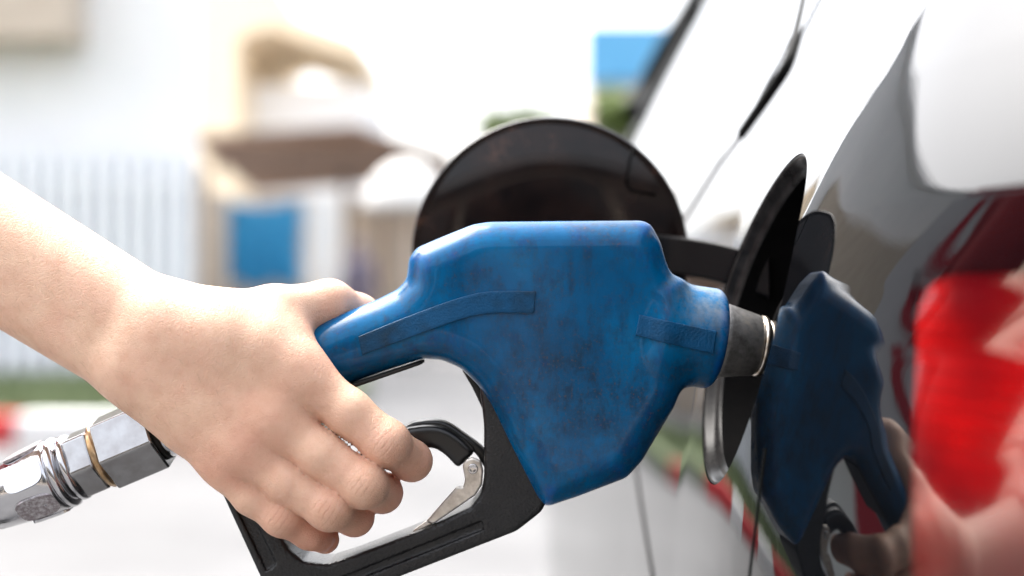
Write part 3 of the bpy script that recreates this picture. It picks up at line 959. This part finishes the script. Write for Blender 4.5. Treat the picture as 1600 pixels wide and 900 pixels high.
# ------------------------------------------------------------------ person: right hand and forearm, the rest stands out of frame
def K(x, y, Y, r): return (PX(x, y, Y), r)
FING = {
    'index':  [K(470, 586, .6225, .0110), K(546, 645, .6190, .0099), K(603, 692, .6185, .0097), K(643, 720, .6345, .0087), K(645, 728, .6540, .0074)],
    'middle': [K(424, 650, .6190, .0112), K(500, 710, .6155, .0099), K(567, 757, .6150, .0097), K(597, 770, .6350, .0086), K(582, 772, .6540, .0074)],
    'ring':   [K(376, 696, .6195, .0106), K(446, 752, .6165, .0094), K(514, 794, .6160, .0092), K(554, 808, .6345, .0081), K(542, 810, .6510, .0070)],
    'little': [K(350, 720, .6235, .0094), K(394, 774, .6205, .0083), K(440, 807, .6200, .0081), K(484, 831, .6280, .0074), K(508, 843, .6370, .0064)],
}
RAD, ULN = K(262, 515, .6270, .0185), K(218, 573, .6290, .0170)
ARM = [K(14, 374, .646, .0225), K(-12, 418, .650, .0220)]
EL0 = RAD[0] + (ARM[0][0] - RAD[0]) * 2.5; EL1 = ULN[0] + (ARM[1][0] - ULN[0]) * 2.5
ELB = ((EL0 + EL1) / 2, .036)
THUMB = [K(322, 522, .6300, .0165), K(425, 492, .6400, .0128), K(515, 476, .6540, .0108), K(560, 494, .6680, .0096), K(596, 520, .6760, .0082)]

def build_hand():
    h = .0011
    lo = np.array([-.46, .586, .865]); hi = np.array([-.035, .80, 1.12])
    ax = grid(lo, hi, h)
    F = np.full(tuple(len(a) for a in ax), .05, np.float32)
    xs = ax[0]
    # hand box
    ih = int(np.searchsorted(xs, -.235)); jh = int(np.searchsorted(ax[1], .70)); kh = int(np.searchsorted(ax[2], 1.03))
    hx = [ax[0][ih:], ax[1][:jh], ax[2][:kh]]
    # forearm over the whole grid
    W = (RAD[0] + ULN[0]) / 2
    A = rcone(ax, RAD[0], EL0, RAD[1], .0310)
    A = smin(A, rcone(ax, ULN[0], EL1, ULN[1], .0300), .012)
    # palm
    P = A[ih:, :jh, :kh]
    for nm, kk_ in (('index', .016), ('middle', .014), ('ring', .014), ('little', .014)):
        f = FING[nm]
        src = RAD if nm in ('index', 'middle') else ULN
        s = {'index': .0, 'middle': .55, 'ring': .3, 'little': 0.0}[nm]
        st_ = src[0] * (1 - s) + ((ULN if src is RAD else RAD)[0]) * s + np.array([0, .002, 0])
        P = smin(P, rcone(hx, st_, f[0][0], .0125 if nm in ('index', 'little') else .0135, f[0][1]), kk_)
    P = smin(P, rcone(hx, RAD[0], PX(402, 556, .6235), .0165, .0120), .012)
    # the flat back of the hand
    bk = np.array([PX(x, y, .615)[[0, 2]] for x, y in [(262, 500), (330, 492), (410, 512), (462, 552), (486, 600), (462, 660), (420, 708), (374, 738), (318, 700), (262, 640), (226, 580)]])
    XX, ZZ = np.meshgrid(hx[0], hx[2], indexing='ij')
    d2 = blur2(poly_sdf(XX, ZZ, bk), 8).astype(np.float32)
    slab = extrude_sdf(d2, hx[1] - .6228, .0132, .0105)
    P = smin(P, slab, .012)
    # heel of the hand on the little-finger side and filling between the knuckles
    P = smin(P, rcone(hx, ULN[0], PX(296, 655, .628), .0120, .0110), .014)
    # thumb
    T = rcone(hx, RAD[0], THUMB[0][0], .014, THUMB[0][1])
    for a, b_ in zip(THUMB[:-1], THUMB[1:]):
        T = smin(T, rcone(hx, a[0], b_[0], a[1], b_[1]), .005)
    P = smin(P, T, .014)
    # web between thumb and forefinger
    P = smin(P, rcone(hx, PX(360, 535, .626), PX(446, 545, .630), .0150, .0095), .016)
    out = None
    for nm in FING:
        f = FING[nm]
        D = None
        for i in range(len(f) - 1):
            c_ = rcone(hx, f[i][0], f[i + 1][0], f[i][1], f[i + 1][1])
            D = c_ if D is None else smin(D, c_, .0035)
        # knuckle pad of the middle joint
        pip = f[2][0]
        D = smin(D, rcone(hx, pip + np.array([0, -.0006, .0003]), pip + np.array([.0006, -.0006, 0]), f[2][1] * .97, f[2][1] * .97), .003)
        Wk = smin(P, D, .009)
        out = Wk if out is None else np.minimum(out, Wk)
    F[:] = A
    F[ih:, :jh, :kh] = out
    # open end at the elbow is closed by the box
    F[0] = .01; F[:, -1] = .01; F[:, :, -1] = .01
    V, q = surface_nets(F, (ax[0][0], ax[1][0], ax[2][0]), h)
    V = relax(V, q, 3)
    return V, q
HV, HQ = build_hand()

def flush_of(V):
    f = np.zeros(len(V)); ks = np.zeros(len(V)); kt = np.zeros(len(V)); km = np.zeros(len(V))
    for nm, ff in FING.items():
        mcp, pip, tip_ = ff[0][0], ff[2][0], ff[4][0]
        d = (ff[3][0] - ff[1][0]); d[1] = 0; d /= np.linalg.norm(d)
        r = V - pip
        rad2 = (r ** 2).sum(1)
        f += .75 * np.exp(-rad2 / (2 * .0075 ** 2))
        f += .55 * np.exp(-((V - mcp) ** 2).sum(1) / (2 * .012 ** 2))
        f += .9 * np.exp(-((V - ff[3][0]) ** 2).sum(1) / (2 * .0085 ** 2)) + .9 * np.exp(-((V - tip_) ** 2).sum(1) / (2 * .009 ** 2))
        s = r @ d
        nrm = np.array([-d[2], 0, d[0]])
        tcr = r @ nrm
        back = np.clip((pip[1] + .002 - V[:, 1]) / .006, 0, 1)
        near = (np.abs(s) < .013) & (np.abs(tcr) < .013)
        ks[near] = s[near]; kt[near] = tcr[near]
        km[near] = (np.exp(-(s / .0055) ** 2) * np.exp(-(tcr / .0068) ** 2) * back)[near]
    f += .5 * np.exp(-((V - THUMB[2][0]) ** 2).sum(1) / (2 * .010 ** 2))
    return np.clip(f, 0, 1), ks, kt, km

# body, coarse, hidden by clothes and out of frame
def build_body():
    h = .008
    ax = grid([-1.02, .54, 0.0], [-.28, 1.36, 1.72], h)
    sh_r, sh_l = np.array([-.60, .775, 1.275]), np.array([-.72, 1.105, 1.285])
    ctr = np.array([-.675, .945, 0])
    def c(a, z): return np.array([ctr[0] + a[0], ctr[1] + a[1], z])
    F = rcone(ax, c((0, 0), .86), c((0, 0), 1.12), .125, .115)
    F = smin(F, rcone(ax, c((0, 0), 1.10), c((0, 0), 1.25), .12, .115), .06)
    F = smin(F, rcone(ax, sh_r, sh_l, .052, .052), .06)
    F = smin(F, rcone(ax, c((0, 0), 1.30), c((.01, 0), 1.42), .05, .048), .04)
    F = smin(F, rcone(ax, c((.025, 0), 1.46), c((.015, 0), 1.53), .066, .083), .03)
    F = smin(F, rcone(ax, c((.11, 0), 1.475), c((.105, 0), 1.50), .010, .006), .02)
    F = smin(F, rcone(ax, sh_r, ELB[0], .050, .042), .03)
    el = np.array([-.74, 1.155, 1.03]); hd = np.array([-.72, 1.17, .80])
    F = smin(F, rcone(ax, sh_l, el, .048, .040), .03)
    F = smin(F, rcone(ax, el, hd, .038, .028), .02)
    F = smin(F, rcone(ax, hd, hd + np.array([.03, 0, -.10]), .030, .020), .02)
    for s in (-1, 1):
        hip = c((0, .075 * s), .84); kn = c((.01, .085 * s), .46); an = c((-.02, .09 * s), .09)
        F = smin(F, rcone(ax, hip, kn, .085, .058), .04)
        F = smin(F, rcone(ax, kn, an, .056, .038), .03)
        F = smin(F, rcone(ax, an + np.array([-.02, 0, -.045]), an + np.array([.15, 0, -.055]), .038, .030), .03)
    return ax, F, h
bax, BF, bh = build_body()
BV, BQ = surface_nets(BF, (bax[0][0], bax[1][0], bax[2][0]), bh)
BV = relax(BV, BQ, 2)
V = np.concatenate([HV, BV]); q = np.concatenate([HQ, BQ + len(HV)])
person = mesh_obj('person', V, q, M['skin'])
for nm, arr in zip(('flush', 'ks', 'kt', 'km'), flush_of(HV)):
    at = person.data.attributes.new(nm, 'FLOAT', 'POINT')
    at.data.foreach_set('value', np.concatenate([arr, np.zeros(len(BV))]).astype(np.float32))
tag(person, 'person reaching in from the left, bare forearm and hand gripping the blue nozzle', 'person')

def cloth(name, off, zlo, zhi, mtl, cut=None, extra=None):
    Fz = BF - off
    Z = bax[2][None, None, :]
    Fz = np.maximum(Fz, np.maximum(zlo - Z, Z - zhi))
    if cut is not None: Fz = np.maximum(Fz, cut)
    Vc, Qc = surface_nets(Fz, (bax[0][0], bax[1][0], bax[2][0]), bh)
    return mesh_obj(name, relax(Vc, Qc, 1), Qc, mtl, person)
Xb = bax[0][:, None, None] + 0 * BF; Yb = bax[1][None, :, None] + 0 * BF; Zb = bax[2][None, None, :] + 0 * BF
arm_cut = (Xb - (-.36)) + .6 * ((Yb * -1) + .84)                      # the sleeve ends above the elbow
cloth('shirt', .012, .84, 1.36, M['shirt'], np.maximum(np.where(Yb < .80, (Xb + .405), -1), np.where(Yb > 1.11, 1.07 - Zb, -1)))
cloth('trousers', .010, .10, .88, M['trousers'], np.where((Yb > 1.115) & (Zb > .6), .01, -1) + 0 * BF)
for s_ in (-1, 1): cloth('shoe', .010, 0.004, .10, M['shoe'], (Yb - .945) * -s_)
cloth('hair', .014, 1.44, 1.66, M['hair'], np.where(Xb > -.645, 1.535 - Zb, -1))
# fine dark hairs on the forearm and the back of the hand
me_ = person.data
nr = np.zeros(len(me_.vertices) * 3); me_.vertices.foreach_get('normal', nr); nr = nr.reshape(-1, 3)[:len(HV)]
cand = np.nonzero((nr[:, 1] < -.05) & (HV[:, 0] > -.34) & (HV[:, 0] < -.125))[0]
pick = rng.choice(cand, 1000, replace=False)
gdir = RAD[0] - ARM[0][0]; gdir = gdir / np.linalg.norm(gdir)
V, F = [], []
for i in pick:
    p, n_ = HV[i], nr[i]
    if HV[i, 0] > -.17 and rng.random() < .6: continue
    d = gdir + rng.normal(0, .30, 3) + np.array([0, 0, -.35]); d -= n_ * np.dot(d, n_); d /= np.linalg.norm(d)
    l_ = rng.uniform(.0020, .0048); w_ = .000028
    sd = np.cross(d, n_)
    b0_ = len(V)
    for t, ww in ((0, 1.0), (.5, .8)):
        q_ = p + d * l_ * t + n_ * l_ * (.38 * t - .16 * t * t)
        V += [q_ + sd * w_ * ww, q_ - sd * w_ * ww, q_ + n_ * w_ * ww]
    V.append(p + d * l_ + n_ * l_ * .20)
    for k in range(3):
        k2 = (k + 1) % 3
        F += [(b0_ + k, b0_ + k2, b0_ + 3 + k2, b0_ + 3 + k), (b0_ + 3 + k, b0_ + 3 + k2, b0_ + 6)]
o = mesh_obj('arm_hair', V, F, M['arm_hair'], person)
o['kind'] = 'stuff'
# nail of the little finger
tp = FING['little'][4][0]
nd = FING['little'][4][0] - FING['little'][3][0]; nd /= np.linalg.norm(nd)
nn_ = np.array([.15, -1.0, -.10]); nn_ -= nd * np.dot(nn_, nd); nn_ /= np.linalg.norm(nn_)
ns = np.cross(nd, nn_)
V, F = [], []
for i in range(9):
    for j in range(9):
        a, b_ = (i / 8 - .5) * 2, (j / 8 - .5) * 2
        rr2 = 1 - .12 * max(0, a) * b_ * b_
        x_ = a * .0046 * rr2; y_ = b_ * .0041 * (1 - .18 * max(0, a) ** 2)
        V.append(tp + nd * (-.0014 + x_) + ns * y_ + nn_ * (math.sqrt(max(.0070 ** 2 - y_ * y_, 0)) - .0004 - .35 * max(0, x_)))
for i in range(8):
    for j in range(8): F.append((i * 9 + j, i * 9 + j + 1, (i + 1) * 9 + j + 1, (i + 1) * 9 + j))
o = mesh_obj('fingernail', V, F, M['nail'], person)
o['label'] = 'nail of the little finger'

# ------------------------------------------------------------------ place behind
def XZ(x, y, Y): p = PX(x, y, Y); return p[0], p[2]
# white building on the left with a slatted gate
wb = empty('white_building', (-6.0, 15, 0))
tag(wb, 'tall white building on the far left, overexposed', 'building')
xr = XZ(305, 0, 14.5)[0]
xb_ = xr * 24 / 14.5 - .4
V = [(-14, 14.5, 0), (xr, 14.5, 0), (xb_, 24, 0), (-14, 24, 0)]; V += [(x, y, 7.5) for x, y, z in V]
mesh_obj('wall', V, BOXF, M['white_wall'], wb, False)
box('fascia', -14, XZ(112, 0, 14.0)[0], 13.9, 14.5, 3.45, 5.2, M['beige'], wb)
box('roof_edge', -14.1, xr, 14.4, 15.1, 7.5, 7.7, M['white_wall'], wb)
gate = empty('slatted_gate', (-4, 14.3, 0))
tag(gate, 'white gate of upright slats before the white building', 'gate')
gx0, gx1 = XZ(-60, 0, 14.2)[0], XZ(303, 0, 14.2)[0]
gtop = XZ(0, 235, 14.2)[1]
n = 13
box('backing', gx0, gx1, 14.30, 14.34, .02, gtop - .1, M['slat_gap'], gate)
for i in range(n):
    x0 = gx0 + (gx1 - gx0) * (i + .12) / n; x1 = gx0 + (gx1 - gx0) * (i + .80) / n
    box('slat', x0, x1, 14.18, 14.22, .05, gtop + .03 * math.sin(i * 2.1), M['white_slat'], gate)
for z in (.35, gtop - .35): box('rail', gx0, gx1, 14.225, 14.29, z, z + .08, M['white_slat'], gate)
# grass strip and painted kerb
gr = empty('verge', (0, 0, 0))
gx = np.concatenate([rng.uniform(-13, -1.5, 15000)]); gy = rng.uniform(9.25, 13.6, 15000)
V, F = [], []
for i, (x, y) in enumerate(zip(gx, gy)):
    a = rng.uniform(0, 6.28); hh_ = rng.uniform(.10, .24); w = .018
    dx, dy = math.cos(a) * w, math.sin(a) * w; lx, ly = rng.normal(0, .05, 2)
    V += [(x - dx, y - dy, .14), (x + dx, y + dy, .14), (x + lx, y + ly, .14 + hh_ * .6)]
    F.append((3 * i, 3 * i + 1, 3 * i + 2))
bpy.data.objects.remove(gr)
o = mesh_obj('grass', V, F, M['grass'], None, False)
tag(o, 'strip of green grass before the white building', 'grass', kind='stuff')
o = box('verge', -13.5, -1.36, 9.224, 13.7, .0, .15, M['grass'])
tag(o, 'earth of the grass verge', kind='structure')
kerb = empty('kerb', (-6, 9, 0))
tag(kerb, 'kerb of alternating red and white painted blocks along the grass', 'kerb')
for i in range(14):
    x0 = -1.35 - (i + 1) * .9
    o = box('kerb_block', x0 + .006, x0 + .894, 9.0, 9.22, 0, .19, M['kerb_red' if i % 2 == 0 else 'kerb_white'], kerb, .02)
# shed with brown roof
shed = empty('open_shed', (-4, 25, 0))
tag(shed, 'open shed with a brown sheet roof in the background', 'shed')
YS = 24.0
x0, ze = XZ(300, 232, YS); x1, _z = XZ(705, 250, YS); xp, zp = XZ(556, 194, YS)
ns_ = 26
for i in range(ns_):
    a0, a1 = i / ns_, (i + .93) / ns_
    def rp(a):
        x = x0 + (x1 - x0) * a
        zf = np.interp(x, [x0, xp, x1], [XZ(0, 212, YS)[1], zp, XZ(0, 246, YS)[1]])
        return x, zf
    xa, za = rp(a0); xb, zb = rp(a1)
    V = [(xa, YS, za), (xb, YS, zb), (xb, YS + 6, zb - .5), (xa, YS + 6, za - .5)]
    V = V + [(x, y, z - .06) for x, y, z in V]
    mesh_obj('roof_sheet', V, [(0, 1, 2, 3), (7, 6, 5, 4), (0, 4, 5, 1), (1, 5, 6, 2), (2, 6, 7, 3), (3, 7, 4, 0)], M['brown_roof'], shed, False)
box('eaves_beam', x0 + .3, x1 - .2, YS + .15, YS + .3, XZ(0, 262, YS)[1], XZ(0, 248, YS)[1], M['dark_wood'], shed)
for px in (318, 540, 600, 690):
    xx = XZ(px, 0, YS + .4)[0]
    box('post', xx - .06, xx + .06, YS + .35, YS + .47, 0, XZ(0, 262, YS)[1], M['dark_wood'], shed)
box('back_wall', x0, x1, YS + 5.6, YS + 5.8, 0, 2.9, M['beige'], shed)
# things under and by the shed
def drum(name, x, y, r, h_, mtl, label, cat):
    o = lathe(name, (x, y, 0), (0, 0, 1), [(0, r * .9), (.0, r), (h_ * .32, r), (h_ * .34, r * 1.03), (h_ * .36, r), (h_ * .65, r), (h_ * .67, r * 1.03), (h_ * .69, r), (h_, r), (h_, r * .9), (h_ - .03, r * .88)], mtl, None, 32)
    return tag(o, label, cat)
bx0, bx1 = XZ(352, 0, 22)[0], XZ(468, 0, 22)[0]
tarp = empty('covered_stall', ((bx0 + bx1) / 2, 22, 0))
tag(tarp, 'market stall wrapped in a bright blue tarpaulin', 'stall')
zt, zb_ = XZ(0, 312, 22)[1], XZ(0, 446, 22)[1]
V, F = [], []
nu, nvv = 40, 24
for i in range(nu):
    for j in range(nvv):
        s = i / (nu - 1); t = j / (nvv - 1)
        V.append((bx0 + (bx1 - bx0) * s + .02 * math.sin(t * 9), 22 + .06 * math.sin(s * 31 + t * 2) * (.3 + t), zt - (zt - zb_) * t - .10 * math.sin(s * 3.1) * (1 - t) + .05 * math.sin(s * 12) * t))
for i in range(nu - 1):
    for j in range(nvv - 1): F.append((i * nvv + j, i * nvv + j + 1, (i + 1) * nvv + j + 1, (i + 1) * nvv + j))
o = mesh_obj('tarpaulin', V, F, M['blue_tarp'], tarp); so = o.modifiers.new('thick', 'SOLIDIFY'); so.thickness = .02
box('counter', bx0 - .1, bx1 + .1, 22.12, 22.9, .0, zb_ + .02, M['beige'], tarp)
for xx in (bx0, bx1): box('post', xx - .03, xx + .03, 22.1, 22.16, 0, zt, M['steel'], tarp)
def stall_box(name, xa, xb, ya, yb, Y, dep, mtl, label, cat, floor=True):
    x0_, z1_ = XZ(xa, ya, Y); x1_, z0_ = XZ(xb, yb, Y)
    o = box(name, x0_, x1_, Y, Y + dep, 0 if floor else z0_, z1_, mtl, None, .03)
    return tag(o, label, cat)
stall_box('cabinet', 480, 530, 300, 450, 23, .6, M['parasol'], 'pale cabinet right of the blue stall', 'cabinet')
stall_box('crate', 320, 352, 300, 450, 21.8, .7, M['beige'], 'tall beige crate left of the blue stall', 'crate')
# someone far off, a white parasol
def far_person(px, Y, cloth_m, label):
    x, _ = XZ(px, 0, Y)
    ax = grid([x - .4, Y - .3, 0], [x + .4, Y + .3, 1.8], .025)
    P_ = lambda a, b_, c_: np.array([x + a, Y + b_, c_])
    F = rcone(ax, P_(0, 0, .9), P_(0, 0, 1.3), .14, .16)
    F = smin(F, rcone(ax, P_(0, 0, 1.5), P_(0, 0, 1.6), .09, .10), .05)
    for s in (-1, 1):
        F = smin(F, rcone(ax, P_(.09 * s, 0, .85), P_(.1 * s, 0, .06), .09, .06), .05)
        F = smin(F, rcone(ax, P_(.18 * s, 0, 1.35), P_(.25 * s, -.03, .85), .055, .04), .05)
    V, q = surface_nets(F, (ax[0][0], ax[1][0], ax[2][0]), .025)
    return tag(mesh_obj('person', relax(V, q, 2), q, cloth_m), label, 'person')
far_person(560, 21, M['grey_cloth'], 'distant person in grey violet clothes before the shed')
pr = empty('parasol', (*PX(635, 0, 19)[:2], 0))
tag(pr, 'white parasol standing in the background left of the fuel door', 'parasol')
px_, pz_ = XZ(635, 252, 19)
pe = XZ(0, 318, 19)[1]
V, F = [(px_, 19, pz_)], []
for ring_i, (s, t) in enumerate(((.35, .12), (.7, .45), (1, 1), (1.0, 1.12))):
    for k in range(16):
        a = k / 16 * 2 * math.pi
        V.append((px_ + .62 * s * math.cos(a), 19 + .62 * s * math.sin(a), pz_ + (pe - pz_) * t + (.02 if k % 2 else 0)))
for k in range(16): F.append((0, 1 + k, 1 + (k + 1) % 16))
for r_ in range(3):
    for k in range(16): F.append((1 + r_ * 16 + k, 1 + (r_ + 1) * 16 + k, 1 + (r_ + 1) * 16 + (k + 1) % 16, 1 + r_ * 16 + (k + 1) % 16))
o = mesh_obj('canopy', V, F, M['parasol'], pr); so = o.modifiers.new('thick', 'SOLIDIFY'); so.thickness = .01
tube('pole', [(px_, 19, 0), (px_, 19, pz_)], .025, M['steel'], pr)
lathe('foot', (px_, 19, 0), (0, 0, 1), [(0, .25), (.06, .25), (.10, .1), (.14, .05)], M['steel'], pr, 24)
# orange building high up behind the shed
ob = empty('orange_building', (-6, 36, 0))
tag(ob, 'orange rendered building with a stepped gable behind the shed', 'building')
x0, zt = XZ(306, -10, 36); x1, z1 = XZ(372, 140, 36)
box('wall', x0, x1, 36, 46, 0, 10, M['orange'], ob)
V = []
for (px, py) in [(372, -20), (420, -20), (470, 25), (560, 60), (560, 85), (470, 60), (420, 40), (372, 60)]:
    x, z = XZ(px, py, 36); V.append((x, 36.0, z))
nV = len(V); V += [(x, 44.0, z) for x, y, z in V]
mesh_obj('gable', V, [tuple(range(nV)), tuple(range(2 * nV - 1, nV - 1, -1))] + [(i, nV + i, nV + (i + 1) % nV, (i + 1) % nV) for i in range(nV)], M['orange'], ob, False)
box('lower_wall', x1, XZ(562, 0, 36)[0], 38, 44, 0, XZ(0, 80, 38)[1] - .9, M['white_wall'], ob)
# pale blue fascia building on the right
bb = empty('blue_fronted_shop', (3, 22, 0))
tag(bb, 'shop with a light blue fascia panel behind the car roof', 'shop')
x0, zt = XZ(916, 38, 20); x1, zb_ = XZ(1110, 128, 20)
box('fascia', x0, x1, 20, 20.3, zb_, zt, M['sign_blue'], bb, .02)
box('wall', x0 + .05, x1, 20.15, 25, 0, zb_ - .003, M['beige'], bb)
for i in range(3): box('shutter', x0 + .2 + i * .75, x0 + .85 + i * .75, 20.10, 20.148, .05, zb_ - .5, M['steel'], bb)
# bushes
def bush(px, py, Y, w, hh_, label, n=420):
    x, zc = XZ(px, py, Y)
    root = empty('bush', (x, Y, 0)); tag(root, label, 'bush', 'bushes behind the car')
    V, F = [], []
    cl = [(rng.normal(0, w * .3), rng.normal(0, .25), zc + rng.normal(0, hh_ * .3)) for _ in range(9)]
    for i in range(n):
        c_ = cl[i % 9]
        p = np.array([x + c_[0], Y + c_[1], c_[2]]) + rng.normal(0, [w * .16, .16, hh_ * .18])
        a = rng.normal(size=3); a /= np.linalg.norm(a); b_ = np.cross(a, rng.normal(size=3)); b_ /= np.linalg.norm(b_)
        l_, w_ = .09, .04
        V += [p - a * l_, p + b_ * w_, p + a * l_, p - b_ * w_]; F.append((4 * i, 4 * i + 1, 4 * i + 2, 4 * i + 3))
    mesh_obj('crown', V, F, M['leaf'], root, False)
    tube('trunk', [(x, Y, 0), (x + .03, Y, zc * .5), (x, Y, zc)], [.07, .05, .03], M['bark'], root, 8)
bush(965, 200, 15, .45, .30, 'leafy green bush before the blue fronted shop, nearest the car', 700)
bush(828, 190, 16, .35, .18, 'small yellow green bush showing above the fuel door', 400)
bush(775, 200, 17, .30, .18, 'small green bush left of the one above the fuel door', 260)

# banner board on the left, mirrored in the car's corner
bn = empty('banner', (-3.4, 2.62, -.30))
tag(bn, 'white banner board with big red letters and a red top edge', 'banner')
bn_rot = math.atan2(.80, .60)
bn.rotation_euler = (0, 0, R(52))
def local_box(name, a, mtl, parent):
    x0, x1, y0, y1, z0, z1 = a
    v = [(x0, y0, z0), (x1, y0, z0), (x1, y1, z0), (x0, y1, z0), (x0, y0, z1), (x1, y0, z1), (x1, y1, z1), (x0, y1, z1)]
    return mesh_obj(name, v, BOXF, mtl, parent, False)
local_box('board', (-1.1, 1.1, 0, .05, 1.85, 2.62), M['sign_white'], bn)
local_box('lower_panel', (-1.1, 1.1, 0, .05, 1.1, 1.847), M['sign_red'], bn)
local_box('top_edge', (-1.12, 1.12, -.02, .07, 2.623, 2.85), M['sign_red'], bn)
for x in (-1.0, .95): local_box('post', (x, x + .05, .055, .10, .30, 2.6), M['steel'], bn)
tcu = bpy.data.curves.new('lettering', 'FONT'); tcu.body = 'TOO'; tcu.size = .80; tcu.extrude = .006; tcu.align_x = 'CENTER'
tob = bpy.data.objects.new('lettering_curve', tcu); col.objects.link(tob)
bpy.context.view_layer.update()
tme = bpy.data.meshes.new_from_object(tob.evaluated_get(bpy.context.evaluated_depsgraph_get()))
bpy.data.objects.remove(tob)
tme.transform(Matrix.Translation((0, -.012, 1.95)) @ Matrix.Rotation(R(90), 4, 'X'))
tme.materials.clear(); tme.materials.append(M['sign_red'])
lt = bpy.data.objects.new('lettering', tme); col.objects.link(lt); lt.parent = bn

# ------------------------------------------------------------------ unseen shop added behind the camera to hold back light
ks_ = empty('light_block_shop', (0, -11, 0))
tag(ks_, 'unseen low shop with dark windows, added behind the viewer to darken reflections', 'shop')
box('wall', -9, 9, -9, -5.0, 0, 3.0, M['beige'], ks_)
for i in range(6): box('window', -8.2 + i * 2.8, -5.8 + i * 2.8, -4.997, -4.95, .4, 2.6, M['glass_dark'], ks_)  # dark panes added to deepen what the nozzle reflects
box('roof_edge', -9.3, 9.3, -9.2, -4.5, 3.003, 3.3, M['steel'], ks_)
